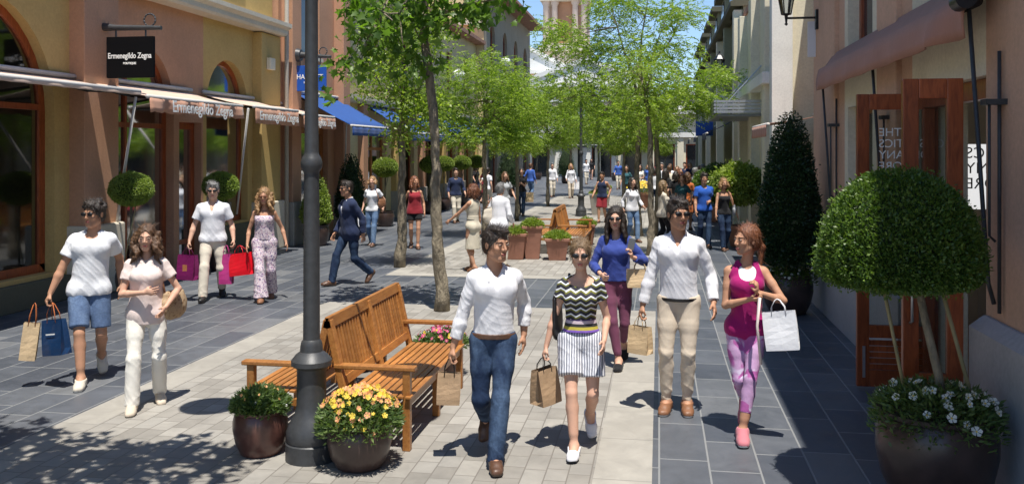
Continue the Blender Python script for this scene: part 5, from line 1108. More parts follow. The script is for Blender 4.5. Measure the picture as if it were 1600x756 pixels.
def flowers(parent, R0, z, H, n, mat, size, r, wide=1.0, droop=0, name='blossom', eye='pyel'):
    """five-petalled open blossoms: (each colour one mesh per plant)"""
    a = r.random(n)*6.283; q = np.sqrt(r.random(n)); x = R0*wide*q*np.cos(a); y = R0*wide*q*np.sin(a); h = H*(.98-.55*q**2)+r.random(n)*.05*H*3-.1*H-droop*np.clip(q-.75, 0, 1)*3*r.random(n); C = np.stack([x, y, z+h], 1)
    N = unit(np.stack([np.cos(a)*q, np.sin(a)*q, .7+0*q], 1)+r.normal(size=(n, 3))*.3+np.array([0, -.35, 0])); U = unit(np.cross(N, r.normal(size=(n, 3)))); W = np.cross(N, U); V = []; F = []; b = 0
    for i in range(n):
        s = size*(.75+.5*r.random())
        for k in range(5):
            t = 2*math.pi*k/5; d = U[i]*math.cos(t)+W[i]*math.sin(t); e = np.cross(N[i], d); V += [C[i], C[i]+d*s*.75+e*s*.42+N[i]*s*.15, C[i]+d*s+N[i]*s*.22, C[i]+d*s*.75-e*s*.42+N[i]*s*.15]; F.append((b, b+1, b+2, b+3)); b += 4
        q = size*.2; c0 = C[i]+N[i]*size*.06; V += [c0-U[i]*q-W[i]*q, c0+U[i]*q-W[i]*q, c0+U[i]*q+W[i]*q, c0-U[i]*q+W[i]*q]; F.append((b, b+1, b+2, b+3)); b += 4
    return np_obj(name, V, F, [M[mat], M[eye]], parent, midx=[0, 0, 0, 0, 0, 1]*n)
def potted(loc, label, cat='potted plant', grp=None, rz=0): return empty('potted_plant', (loc[0], loc[1], 0), rz, label, cat, grp)
r = np.random.default_rng(4)
P = potted((1.80, 6.28), 'huge dome clipped box topiary in a dark glazed pot with white petunias', 'topiary'); pot(P, .375, .60, 'clayd')
MB().tube([(.06, 0, .5), (.02, 0, .8), (-.06, 0, 1.15), (-.13, 0, 1.5)], [.032, .028, .025, .024], 10).build('trunk', M['bark'], P, True)
MB().tube([(.26, .02, .55), (.02, 0, 1.45)], .013, 8).build('cane', M['cane'], P, True); MB().tube([(-.14, .12, .55), (-.33, .05, 1.45)], .012, 8).build('cane', M['cane'], P, True)
core = MB(); core.lathe([(.02, 0), (.41, .0), (.46, .08), (.445, .25), (.39, .43), (.28, .56), (.14, .64), (.01, .67)], (-.235, 0, 1.465), 32); core.build('inner_twigs', M['core'], P, True)
V, F = clipped(r, 52000, dome_surf(r, (-.235, 0, 1.45), .515, .73), .026, .07); np_obj('foliage', V, F, [M['box']], P)
tuft(P, .38, .55, .22, 3600, 'grassy', .05, r, droop=.25, wide=1.05); w = flowers(P, .40, .56, .22, 46, 'pwhite', .029, r, 1.05, .25)
P = potted((1.80, 13.2), 'tall dark cone topiary in a dark bowl planter ringed with small white flowers', 'topiary'); pot(P, .35, .55, 'clayd')
MB().tube([(0, 0, .45), (0, 0, .9)], .035, 8).build('trunk', M['bark'], P, True)
MB().lathe([(.02, 0), (.34, .05), (.38, .3), (.3, 1.0), (.16, 1.6), (.01, 1.98)], (0.03, 0, .80), 24).build('inner_twigs', M['core'], P, True)
V, F = clipped(r, 26000, cone_surf(r, (0.03, 0, .70), .47, 2.18), .045, .10); np_obj('foliage', V, F, [M['cypress']], P)
tuft(P, .36, .5, .16, 1500, 'box', .05, r, droop=.2, wide=1.1); flowers(P, .36, .52, .15, 50, 'pwhite', .02, r, 1.1, .2)
P = potted((1.93, 22.15), 'round lime green leafy shrub in a terracotta pot on the right', 'shrub'); pot(P, .34, .5, 'terrapot', prof=TAP)
sph_ = MB(); sph(sph_, (-.05, 0, 1.48), .48, 20, 12, (1, 1, .8)); sph_.build('inner_twigs', M['core'], P, True); V, F = clipped(r, 9000, ellip_surf(r, (-.05, 0, 1.48), (.62, .6, .48), lump=.06), .09, .22); np_obj('foliage', V, F, [M['boxlight']], P); flowers(P, .34, .5, .14, 20, 'pwhite', .03, r)
P = potted((1.9, 29.5), 'dark round clipped bush beyond the lime green shrub', 'shrub'); pot(P, .34, .5, 'terrapot', prof=TAP)
V, F = clipped(r, 6000, ellip_surf(r, (0, 0, 1.25), (.85, .8, .6), lump=.04), .08, .2); np_obj('foliage', V, F, [M['box']], P); sph_ = MB(); sph(sph_, (0, 0, 1.25), .6, 20, 12, (1, 1, .75)); sph_.build('inner_twigs', M['core'], P, True)
# standards (balls on stems) along the left shopfronts
def ball(loc, rad, zc, label, mat='boxlight', n=9000, ls=.03, first=None):
    P = potted(loc, label, 'topiary', 'ball topiaries along the left shopfronts'); pot(P, .24, .42, 'clayd'); MB().tube([(0, 0, .35), (.0, 0, zc-rad*.6)], .02, 8).build('trunk', M['bark'], P, True)
    MB().tube([(-.12, -.05, .38), (.10, 0, zc-rad*.5)], .010, 6).build('cane', M['cane'], P, True); m = MB(); sph(m, (0, 0, zc), rad*.86, 18, 10, (1, 1, .85)); m.build('inner_twigs', M['core'], P, True)
    V, F = clipped(r, n, ellip_surf(r, (0, 0, zc), (rad, rad, rad*.8), lump=.02), ls, .04); np_obj('foliage', V, F, [M[mat]], P); return P
def atx(px, X): a = ray(px); return (X, X/a[0]*a[1])
ball(atx(205, -8.3), .33, 1.68, 'clipped ball topiary on a stem beside the first terracotta pilaster', 'boxlight', 12000, .026)
q = ball(atx(345, -8.3), .33, 1.62, 'clipped ball topiary behind the grey haired man', 'boxlight', 9000, .03)
for i, px in enumerate((602, 672, 694, 722, 745)):
    c = copy_tree(q); x, y = atx(px, -8.2); c.location = (x, y, 0); c.scale = (1.15, 1.15, 1.1); c['label'] = ['clipped ball topiary by the left shops beyond the white tee woman', 'clipped ball topiary behind the woman in red', 'clipped ball topiary just right of the woman in red', 'clipped ball topiary near the dark dressed man', 'farthest clipped ball topiary on the left side'][i]
def cone_pot(loc, label, Rr, z0, H, mat, n, pm='clayd', k=1):
    P = potted(loc, label, 'topiary', 'cone topiaries on the left'); pot(P, .32*k, .5*k, pm); m = MB(); m.lathe([(.02, 0), (Rr*.75, .1), (Rr*.7, H*.4), (Rr*.3, H*.75), (.01, H*.92)], (0, 0, z0+.05), 20); m.build('inner_twigs', M['core'], P, True)
    V, F = clipped(r, n, cone_surf(r, (0, 0, z0), Rr, H), .05, .08); np_obj('foliage', V, F, [M[mat]], P); return P
cone_pot(atx(548, -8.1), 'dark cone topiary behind the man in the navy jacket', .42, .5, 1.75, 'cypress', 9000); cone_pot(atx(494, -8.2), 'fresh green upright shrub in a pot behind the lamp post', .38, .55, 1.2, 'boxlight', 6000)
cone_pot((-7.4, 44), 'dark cone topiary far down the left side', .6, .5, 2.2, 'cypress', 5000); cone_pot((-6.4, 62), 'dark cone topiary in front of the white end building', .7, .5, 2.4, 'cypress', 4000)
for i, (x, y) in enumerate(((-9.5, 70), (-3.2, 68), (0.4, 66))):
    c = copy_tree(q); c.location = (x, y, 0); c.scale = (1.6, 1.6, 1.4); c['label'] = ['ball topiary at the far end left of the white building', 'ball topiary before the white end building', 'ball topiary before the cream end building'][i]; c['group'] = 'ball topiaries at the street end'
# foreground flower pots
P = potted((-3.0, 6.43), 'brown glazed pot of grey green lavender like foliage left of the lamp post', 'flower pot'); pot(P, .205, .34, 'clay')
tuft(P, .20, .30, .20, 3600, 'grassy', .05, r, wide=1.0); flowers(P, .2, .36, .16, 22, 'ppeach', .012, r, 1.0); flowers(P, .22, .32, .12, 8, 'pwhite', .016, r, 1.1)
P = potted((-2.16, 6.28), 'dark glazed pot of yellow and peach flowers right of the lamp post', 'flower pot'); pot(P, .235, .33, 'clayd')
tuft(P, .25, .28, .26, 4200, 'grassy', .05, r, wide=1.2, droop=.12)
w = flowers(P, .25, .36, .22, 105, 'pyel', .020, r, 1.18, .2); w = flowers(P, .25, .36, .22, 95, 'ppeach', .021, r, 1.18, .2)
for (x, y, lab) in ((-2.2, 8.95, 'flower pot with magenta and yellow flowers behind the far end of the teak bench'), (-3.15, 9.0, 'pot of pink flowers beyond the left facing bench')):
    P = potted((x, y), lab, 'flower pot'); pot(P, .22, .34, 'clay'); tuft(P, .24, .28, .18, 1500, 'grassy', .05, r, wide=1.1); flowers(P, .24, .34, .16, 45, 'pmag', .022, r, 1.1); flowers(P, .24, .34, .16, 20, 'pyel', .02, r, 1.1)
# planter group in the middle distance
def planter(loc, label, kind, w, h, mat, rz=0):
    P = potted(loc, label, 'planter', 'terracotta planters', rz)
    if kind == 'tall':
        m = MB(); a, b = w*.36, w*.5; V = [(-a, -a, 0), (a, -a, 0), (a, a, 0), (-a, a, 0), (-b, -b, h-.06), (b, -b, h-.06), (b, b, h-.06), (-b, b, h-.06)]; m.add(V, [(3, 2, 1, 0), (0, 1, 5, 4), (1, 2, 6, 5), (2, 3, 7, 6), (3, 0, 4, 7)]); t = b+.02
        m.box((-t, -t, h-.06), (t, -b+.04, h)).box((-t, b-.04, h-.06), (t, t, h)).box((-t, -b+.04, h-.06), (-b+.04, b-.04, h)).box((b-.04, -b+.04, h-.06), (t, b-.04, h)); m.build('pot', M[mat], P, bevel=.008)
    MB().box((-w*.45, -w*.45, h-.1), (w*.45, w*.45, h-.05)).build('soil', M['soil'], P); tuft(P, w*.5, h-.06, .22, 1600, 'boxlight', .06, r, wide=1.1)
planter((-2.66, 18.9), 'tall tapered terracotta planter with yellow green leaves, middle distance', 'tall', .40, .70, 'terrapot', .1); planter((-2.12, 18.8), 'wide low terracotta planter with green leaves beside the tall one', 'tall', .48, .46, 'terrapot', .1)
planter((-3.0, 18.8), 'red brown terracotta planter partly hidden left of the tall one', 'tall', .46, .55, 'terrapot', .0); planter((-1.75, 21.9), 'small planter with green leaves behind the distant bench', 'tall', .4, .5, 'terrapot')
planter((-2.15, 32.2), 'grey planter with green leaves beside the far lamp post', 'tall', .6, .75, 'stone'); planter((-2.3, 37.5), 'far planter with green leaves beyond the second lamp post', 'tall', .6, .75, 'stone')
P = potted((-.7, 36.5), 'planter massed with orange yellow flowers among the far pedestrians', 'planter'); pot(P, .5, .6, 'terrapot', prof=TAP); tuft(P, .5, .5, .4, 1200, 'grassy', .07, r, wide=1.2); flowers(P, .5, .6, .45, 160, 'pyel', .05, r, 1.3)
# ------------------------------------------------------------------ bags
def paper_bag(hold, w, d, h, mat, label, rz=0, handle='paper', drop=.12, tilt=0, cat='shopping bag', print_=None, hm=None, pinch=.5, grp=None):
    """hold: the point in the hand; the bag hangs below it"""
    B = empty('shopping_bag', hold, rz, label, cat, grp); z1 = -drop; z0 = z1-h; W, Dp = w/2, d/2; tp = Dp*pinch; V = []; n = 6
    for k in range(n+1):
        t = k/n; z = z0+h*t; dd = Dp+(tp-Dp)*t**1.4; g = .0 if k == 0 else .30*dd+.015*t; ww = W*(1+.03*math.sin(3*t))
        V += [(-ww, -dd, z), (0, -dd-.008*math.sin(5*t+1), z), (ww, -dd, z), (ww-g, 0, z), (ww, dd, z), (0, dd+.006*math.sin(4*t), z), (-ww, dd, z), (-ww+g, 0, z)]
    F = [tuple(range(7, -1, -1))]+[(k*8+i, k*8+(i+1) % 8, (k+1)*8+(i+1) % 8, (k+1)*8+i) for k in range(n) for i in range(8)]
    m = MB(); m.add(V, F); o = m.build('bag_body', M[mat], B); s = o.modifiers.new('s', 'SOLIDIFY'); s.thickness = .002
    for q in (-1, 1):
        y = q*tp; MB().tube([(-w*.22, y, z1-.03), (-w*.20, y*.9, z1+drop*.35), (-w*.08, y*.3, z1+drop*.86), (0, 0, z1+drop*.97), (w*.08, y*.3, z1+drop*.86), (w*.20, y*.9, z1+drop*.35), (w*.22, y, z1-.03)], .0045, 6).build('handle', M[hm or mat], B, True)
    if print_:
        mt, pw, ph, zc = print_; MB().box((-pw/2, -(Dp+tp)/2-.012, z0+h*zc-ph/2), (pw/2, -(Dp+tp)/2-.009, z0+h*zc+ph/2)).build('print', M[mt], B)
    B.rotation_euler = (0, tilt, rz); return B
def world(p, v): 
    v = Vector(v)*p.k; c, s = math.cos(p.root.rotation_euler.z), math.sin(p.root.rotation_euler.z); return (p.root.location.x+v.x*c-v.y*s, p.root.location.y+v.x*s+v.y*c, v.z)
def grip_pt(p, sd):
    w = Vector(p.wr[sd]); d = (w-Vector(p.el[sd])).normalized()
    if p.palms.get(sd) and len(p.palms[sd]) > 1: d = Vector(p.palms[sd][1]).normalized()
    return world(p, w+d*.085)
def sling(p, sd, mat, label, w=.32, h=.26, d=.12, z=.06, x=.24, y=.02, strap=True, cat='handbag', rot=1.2, soft=True):
    """soft shoulder bag hanging at the side of person p"""
    B = empty('handbag', world(p, (sd*x, y, p.hz+z)), p.root.rotation_euler.z, label, cat); k = p.k
    F = Field((-.3, -.3, -.35), (.3, .3, .25), .011); c, s = math.cos(rot), math.sin(rot)
    n = (-s, c, 0); a2 = (-w/2.8*c, -w/2.8*s, h*.42); b2 = (w/2.8*c, w/2.8*s, h*.42); q_ = w/2
    if h > w: F.add(('c', ((0, 0, -h*.5+q_), q_, (0, 0, h*.5-q_*.8), q_*.85, (n, w/d)), .02))
    else: hh = h*.5; F.add(('c', ((-(q_-hh)*c, -(q_-hh)*s, -h*.05), hh, ((q_-hh)*c, (q_-hh)*s, -h*.05), hh, (n, h/d)), .02)); F.add(('c', (a2, .012, b2, .012), .06))
    F.folds(.006, 22, 3, .6)
    V, Q = F.mesh(); np_obj('bag_body', V, Q, [M[mat]], B, True)
    if strap:
        sh = Vector(p.sh[sd])-Vector((sd*x, y, p.hz+z)); sh.z += .062; sh.x -= sd*.035
        for q, e in ((-1, a2), (1, b2)): MB().tube([e, (e[0]*.7+sh.x*.3, e[1]*.75, sh.z*.45), (sh.x*.9, e[1]*.35, sh.z*.85), (sh.x, q*.01, sh.z)], .010, 8).build('strap', M['leatherk' if mat == 'leatherk' else 'leathert'], B, True)
    return B
def at(px, py): return G(px, py)
def face_to(loc, extra=0):
    """rotation so that the figure looks at the camera, plus extra"""
    return math.atan2(loc[0], -(-loc[1]))*-1*-1*-1+extra if False else -math.atan2(loc[0], loc[1])+extra
# ---- foreground couple
l = (-1.23, 6.62); f = face_to(l)
p = Person('dark haired man in white open collar shirt and jeans striding in the foreground', l, f-.05, 1.76, 'm', 'skint', .0055, feet={-1: (-.07, .28, .15, 48), 1: (.03, -.26, 0, -4)}, hands={-1: (-.30, -.06, .845), 1: (.23, .16, .90)}, lean=(.015, -.03), head=(.72, .06), grip=(1, 0), twist=.08, width=.94)
p.body(); p.hair('hairdk', 'short'); p.eyes(); p.top('cwhite', cuff=.74, collar=True, neck='v', hem=.04, loose=.014, fold=.008); p.bottoms('denim', loose=.012, cut=1.06, waist=.06); p.belt('leatherb', .045, .02, .028); p.shoes('leatherb')
paper_bag(grip_pt(p, -1), .17, .10, .23, 'paper', 'small kraft paper bag held by the man in white shirt and jeans', .25, drop=.11, hm='leatherk', tilt=.05)
# sweater-like grey coil hanging with the bag
l = (-.60, 6.95); f = face_to(l)
p = Person('woman in zigzag black and white top and striped shorts with sunglasses', l, f, 1.64, 'f', 'skin', .0055, feet={-1: (-.055, -.24, 0, -4), 1: (.08, .24, .13, 45)}, hands={-1: (-.30, -.04, .82), 1: (.19, -.17, .93)}, lean=(0, -.02), head=(-.05, .12), grip=(1, 0))
p.body(); p.hair('hairlb', 'bun'); p.shades(); p.top('zig', sleeve='short', cuff=.38, hem=.19, neck='wide', fold=.003, loose=.011); p.skirt('sash', 'waist_sash', top=.23, hem=p.hz+.085, r0=.115, r1=.150, fl=1.25, fold=.005, freq=30); p.bottoms('stripesh', kind='shorts', cut=.66, name='shorts', loose=.020, flare=.020, waist=.12, fold=.007); p.shoes('cwhite', 'cblack', name='sandal')
paper_bag(grip_pt(p, -1), .20, .15, .27, 'paper', 'tall kraft paper bag held by the woman in striped shorts', .9, drop=.09, tilt=-.08, hm='leatherk')
sling(p, -1, 'leatherk', 'black leather shoulder bag under the arm of the woman in striped shorts', .24, .40, .07, .20, .20, .07, rot=1.35)
l = (-.46, 9.72); f = face_to(l)
p = Person('woman with long dark hair in cobalt blue blouse and plum trousers', l, f, 1.72, 'f', 'skin', .007, feet={-1: (.03, -.22, 0, 0), 1: (.08, .24, .10, 35)}, hands={-1: (-.16, -.22, 1.02), 1: (.17, -.22, 1.22)}, head=(-.1, .08), palms={1: ((-1, -.3, 0), (-.2, -.3, 1))}, grip=(1, 1), elbow=((-.6, .6, -.4), (.6, .6, -.3)))
p.body(); p.hair('hairdk', 'long', .34, vol=1.2); p.shades(); p.top('cblue', sleeve='long', cuff=.75, hem=.04, loose=.020, flare=.01, fold=.007); p.bottoms('cplum', loose=.009, cut=.86, fold=.004); p.shoes('cblack', name='sandal')
paper_bag(world(p, lerp(p.el[1], p.wr[1], .45)), .27, .10, .19, 'paperl', 'pale paper bag on the forearm of the woman in the blue blouse', .15, drop=.10)
t = tag(MB().box((-.035, -.005, 0), (.035, .005, .13)).build('mobile_phone', M['lampshade'], None, bevel=.004), 'grey phone held up by the woman in the blue blouse', 'phone'); t.location = grip_pt(p, 1); t.rotation_euler = (.2, .2, f)
l = (.17, 8.08); f = face_to(l)
p = Person('tall man in white long sleeved shirt and beige chinos with sunglasses', l, f-.05, 1.87, 'm', 'skint', .006, feet={-1: (-.10, -.04, 0, 0), 1: (.07, -.02, 0, 0)}, hands={-1: (-.30, -.05, .87), 1: (.29, -.08, .93)}, head=(.42, .05), lean=(0, -.01), grip=(1, 0), twist=-.05, width=.95)
p.body(); p.hair('hairdk', 'short', vol=1.15); p.shades(); p.top('cwhite', cuff=.92, collar=True, neck='v', hem=.015, loose=.014, fold=.007, flare=.0); p.bottoms('cchino', loose=.010, cut=1.05, waist=.03, fold=.006); p.belt('leatherk', .018, .014, .030); p.shoes('leathert', 'solew')
paper_bag(grip_pt(p, -1), .20, .11, .24, 'paperl', 'cream paper bag held by the tall man in beige chinos', -.55, drop=.10)
l = (.70, 7.50); f = face_to(l)
p = Person('woman in magenta tank top and purple leggings turning to the man', l, f-.05, 1.72, 'f', 'skint', .0055, feet={1: (-.02, -.22, 0, -3), -1: (-.02, .24, .12, 45)}, hands={-1: (.03, -.20, 1.16), 1: (.10, -.20, 1.22)}, head=(-.85, .0), palms={-1: ((0, .4, 1), (.9, -.3, .1)), 1: ((-1, 0, .2), (-.15, -.35, .9))}, grip=(1, 1), elbow=((-.8, .5, -.4), (.9, .4, -.5)))
p.body(); p.hair('hairred', 'pony'); p.eyes(); p.top('cwhite', name='undershirt', sleeve='none', hem=.2, neck='round', loose=.004, fold=0); p.top('cmag', name='tank_top', sleeve='none', hem=-.12, neck='scoop', loose=.012, fold=.004); p.bottoms('legg', name='leggings', loose=.004, cut=.62, fold=.002); p.shoes('cpinkshoe', 'solew', inf=.013, low=False)
paper_bag(world(p, Vector(lerp(p.el[1], p.wr[1], .35))+Vector((.02, -.03, 0))), .25, .09, .30, 'bagwhite', 'large white glossy bag on the arm of the woman in magenta', -.2, drop=.10, tilt=-.12)
t = tag(MB().tube([(0, 0, 0), (.0, -.04, .02), (-.02, -.06, -.2), (.01, -.05, -.5)], [.012, .014, .010, .012], 8).build('scarf', M['cblush'], None, True), 'pale strap dangling from the hand of the woman in magenta', 'scarf'); t.location = grip_pt(p, -1)
# ---- left couple
l = (-5.62, 8.15); f = face_to(l)
p = Person('curly haired man in white t-shirt and blue shorts looking left', l, f-.05, 1.82, 'm', 'skint', .0075, feet={-1: (-.06, -.24, 0, 0), 1: (.10, .26, .12, 42)}, hands={-1: (-.34, -.05, .87), 1: (.28, .14, .92)}, head=(-.6, .05), grip=(1, 0), lean=(.03, 0), width=.94)
p.body(); p.hair('hairdk', 'curlyshort', vol=1.3); p.shades(); p.top('teeprint', 't_shirt', sleeve='short', cuff=.55, hem=-.05, loose=.020, fold=.008, flare=.012); p.bottoms('shortsden', 'shorts', kind='shorts', cut=.86, loose=.016, flare=.006); p.shoes('cbeige', 'solew')
g = grip_pt(p, -1); paper_bag((g[0]-.10, g[1]-.03, g[2]), .14, .10, .36, 'paperl', 'narrow tan paper bag hanging left of the blue bag', .5, drop=.20, hm='corange', tilt=.12); paper_bag((g[0]+.06, g[1], g[2]), .26, .12, .34, 'bagblue', 'navy blue glossy shopping bag held by the man in shorts', -.25, drop=.17, hm='corange', tilt=-.14, print_=('letter', .12, .012, .6))
l = (-4.55, 7.42); f = face_to(l)
p = Person('woman with long wavy hair in blush t-shirt and white trousers', l, f, 1.64, 'f', 'skin', .0075, feet={-1: (-.13, -.16, 0, 0), 1: (.12, .16, .03, 15)}, hands={-1: (-.03, -.20, 1.14), 1: (.17, -.16, .98)}, head=(-.15, .08), palms={-1: ((0, 1, 0), (1, -.2, .1))}, elbow=((-.8, .4, -.6), (.8, .4, -.4)))
p.body(); p.hair('hairbr', 'longcurl', .27, vol=1.0); p.eyes(); p.top('cblush', 't_shirt', sleeve='short', cuff=.5, hem=-.10, neck='v', loose=.018, flare=.02, fold=.007); p.bottoms('ccream', loose=.011, cut=1.05, flare=.008, fold=.006); p.shoes('cchino')
sling(p, 1, 'canvasbag', 'spotted tan canvas shoulder bag on the woman in the blush t-shirt', .34, .25, .13, .06, .25, .06, rot=.9)
# ---- middle left couple
l = (-6.85, 13.0); f = face_to(l)
p = Person('grey haired man in white polo shirt and beige trousers with bags', l, f-.05, 1.84, 'm', 'skin', .009, feet={-1: (-.13, -.26, 0, -5), 1: (.12, .22, .06, 30)}, hands={-1: (-.33, -.06, .87), 1: (.30, -.10, .88)}, head=(0, .08), grip=(1, 1), width=1.05)
p.body(); p.hair('hairgr', 'short', vol=.7); p.shades(); p.top('cwhite', 'polo_shirt', sleeve='short', cuff=.62, hem=-.03, loose=.018, collar=True, neck='v'); p.bottoms('cbeige', loose=.014, cut=1.06); p.shoes('leatherk')
g = grip_pt(p, -1); paper_bag(g, .34, .14, .38, 'bagmag', 'plum shopping bag with gold print in the grey haired man\'s right hand', -.3, drop=.12, print_=('baggold', .09, .12, .45)); g = grip_pt(p, 1)
paper_bag((g[0]-.13, g[1], g[2]), .20, .12, .46, 'bagpink', 'narrow magenta pink bag beside the red bag', .2, drop=.14); paper_bag((g[0]+.10, g[1]-.02, g[2]), .40, .16, .34, 'bagred', 'bright red shopping bag in the grey haired man\'s left hand', -.3, drop=.12, tilt=-.15)
l = (-6.0, 13.0); f = face_to(l)
p = Person('long haired woman in strapless floral jumpsuit and sunglasses', l, f, 1.74, 'f', 'skint', .009, feet={-1: (-.05, -.22, 0, 0), 1: (.09, .22, .05, 25)}, hands={-1: (-.26, -.06, .88), 1: (.33, -.03, .90)}, head=(-.2, .08))
p.body(); p.hair('hairbl', 'longcurl', .30, vol=1.25); p.shades('hairred'); p.top('floral', 'bodice', sleeve='none', hem=.05, off=True, loose=.010, flare=.01); p.bottoms('floral', loose=.024, cut=1.04, flare=.05, fold=.008); p.belt('cbeige', .13, .02, .03); p.shoes('leathert')
l = (-5.25, 14.75); f = face_to(l, -.95)
p = Person('man in navy blazer and jeans walking to the left with sunglasses', l, f, 1.82, 'm', 'skint', .009, feet={-1: (-.08, -.30, 0, -5), 1: (.08, .36, .10, 42)}, hands={-1: (-.24, -.12, .86), 1: (.24, .10, .86)}, head=(-.05, 0), lean=(0, -.04))
p.body(); p.hair('hairdk', 'short', vol=.6); p.shades(); p.top('cwhite', 'shirt', cuff=.9, hem=.1, loose=.008, collar=True, neck='v', fold=0); p.top('cnavy', 'blazer', cuff=.95, hem=-.13, loose=.024, neck='jacket', flare=.015); p.bottoms('denimd', loose=.011, cut=1.07); p.shoes('leatherb')
# ---- second rank
_sr = random.Random(5)
def stander(label, px, py, h, sex, hair, hk, top, bottom, rot=0, feet=None, hands=None, skin='skin', vox=.012, sl='short', cuff=.5, bk='long', hem=-.03, shades=False, hl=.3, loose=.015, cut=1.0, dress=None, off=False, shoes='leatherb', grp=None, head=(0, 0), grip=(0, 0), lean=(0, 0), walk=.16, neck='round', flare=0, face=True, bcut=1.0, loc=None):
    l = loc or at(px, py); sd = -1 if (sum(map(ord, label)) % 2) else 1
    feet = feet or {sd: (sd*.07, -walk, 0, 0), -sd: (-sd*.08, walk, .04, 20)}
    j = _sr.uniform; hands = hands or {-1: (-.23-j(0, .06), j(-.22, .08), .86+j(0, .09)), 1: (.23+j(0, .06), j(-.22, .1), .86+j(0, .12))}; rot += j(-.35, .35)
    if j(0, 1) < .25: hands[1] = (.05, -.24, 1.08)
    p = Person(label, l, face_to(l, rot), h, sex, skin, vox, feet=feet, hands=hands, head=head, group=grp, grip=grip, lean=lean)
    p.body(); p.hair(hair, hk, hl)
    if shades: p.shades()
    p.top(top, 'top', sleeve=sl, cuff=cuff, hem=hem, loose=loose, off=off, neck=neck, flare=flare)
    if dress: p.skirt(dress[0], 'dress_skirt', top=.20, hem=dress[1], r0=.12, r1=dress[2], fl=1.3)
    elif bk == 'skirt': p.skirt(bottom, 'skirt', top=.13, hem=bcut, r0=.12, r1=.19)
    else: p.bottoms(bottom, 'shorts' if bk == 'shorts' else 'trousers', kind=bk, cut=bcut, loose=loose*.9, flare=.02 if bk == 'shorts' else 0)
    p.shoes(shoes); return p
p = stander('woman in white t-shirt and faded jeans with a tan handbag', 582, 384, 1.68, 'f', 'hairbl', 'long', 'ctee', 'deniml', hl=.12, shades=False, grip=(1, 0)); sling(p, 1, 'leathert', 'tan handbag on the shoulder of the woman in faded jeans', .28, .22, .09, .16, .25, 0)
paper_bag(grip_pt(p, -1), .22, .1, .42, 'bagwhite', 'white plastic bag between the navy blazer man and the jeans woman', .2, drop=.08)
stander('woman in dark red blouse and black shorts walking', 648, 388, 1.70, 'f', 'hairred', 'long', 'cred', 'cblack', sl='none', hem=-.06, flare=.06, bk='shorts', bcut=.5, skin='skint', head=(.5, 0), hl=.2, neck='wide')
l = (-3.50, 16.7)
p = Person('woman in sleeveless beige dress with one arm stretched to the left', l, face_to(l, -2.2), 1.66, 'f', 'skint', .010, feet={-1: (-.07, -.08, 0, 0), 1: (.07, .1, .02, 10)}, hands={-1: (-.24, .0, .85), 1: (.25, -.42, 1.02)}, head=(.2, 0)); p.body(); p.hair('hairred', 'long', .14); p.top('cdress', 'bodice', sleeve='none', hem=.05, loose=.012); p.skirt('cdress', 'dress_skirt', top=.22, hem=.46, r0=.13, r1=.175, fl=1.2, fold=.006); p.belt('cblack', .13, .012, .03); p.shoes('leathert')
l = (-3.08, 17.2)
p = Person('man in loose white shirt seen from behind beside the beige dress', l, face_to(l, 2.7), 1.66, 'm', 'skint', .010, feet={-1: (-.09, -.05, 0, 0), 1: (.09, .12, 0, 0)}, hands={-1: (-.22, -.2, .95), 1: (.22, -.2, .95)}, lean=(.03, -.10)); p.body(); p.hair('hairgr', 'short', vol=.6); p.top('cwhite', 'shirt', cuff=.9, hem=-.08, loose=.022, flare=.01, collar=True); p.bottoms('cbeige', loose=.016); p.shoes('leatherb')
sling(p, 1, 'cbeige', 'beige fabric bag slung between the beige dress woman and the white shirt man', .3, .34, .12, .18, .22, .05)
stander('man in royal blue polo shirt and dark jeans', 1100, 386, 1.76, 'm', 'hairdk', 'short', 'cpolo', 'denimd', sl='short', cuff=.6, vox=.010, lean=(0, 0), skin='skint', hem=-.04)
p = stander('blonde woman in strapless black top and dark jeans beside the blue polo', 1131, 391, 1.66, 'f', 'hairbl', 'long', 'cblack', 'denimd', sl='none', off=True, skin='skint', hl=.12, vox=.010); sling(p, 1, 'cgrey', 'pale grey handbag on the blonde woman in black', .28, .25, .1, .08, .25, -.05)
stander('woman in white blouse and jeans with dark loose hair', 988, 378, 1.62, 'f', 'hairdk', 'long', 'cwhite', 'deniml', sl='long', cuff=.8, hem=-.06, flare=.03, rot=.4, hl=.24)
stander('woman in pale sheer blouse and black trousers near the slim trunk', 1036, 388, 1.60, 'f', 'hairlb', 'long', 'cbeige', 'cblack', sl='long', cuff=.8, rot=2.2, hl=.3, flare=.03, hem=-.1)
stander('dark haired woman in bright blue skirt seen from behind', 1040, 347, 1.72, 'f', 'hairdk', 'long', 'cblack', 'cpolo', bk='skirt', bcut=.60, rot=2.9, hl=.34)
stander('man in dark sleeveless vest and red shorts', 941, 348, 1.62, 'm', 'hairdk', 'short', 'cnavy', 'cred', sl='none', bk='shorts', bcut=.9, skin='skint')
p = stander('woman in black t-shirt and jeans holding her hands to her chest', 815, 337, 1.68, 'f', 'hairdk', 'long', 'cblack', 'denim', hands={-1: (-.05, -.25, 1.2), 1: (.05, -.25, 1.2)}, hl=.15)
paper_bag(world(p, (.25, -.02, 1.0)), .36, .12, .34, 'paperl', 'cream tote bag beside the woman in the black t-shirt', .2, drop=.12)
stander('woman in short light grey dress with long hair', 789, 354, 1.66, 'f', 'hairbr', 'long', 'cgrey', 'cgrey', sl='short', dress=('cgrey', .52, .2), hl=.26)
stander('man in black shirt and pale trousers near the left shops', 712, 348, 1.74, 'm', 'hairdk', 'short', 'cnavy', 'cbeige', sl='long', cuff=.6)
stander('woman in white sleeveless blouse behind the white shirt man', 762, 330, 1.66, 'f', 'hairdk', 'bun', 'cwhite', 'cbeige', sl='short', rot=2.8)
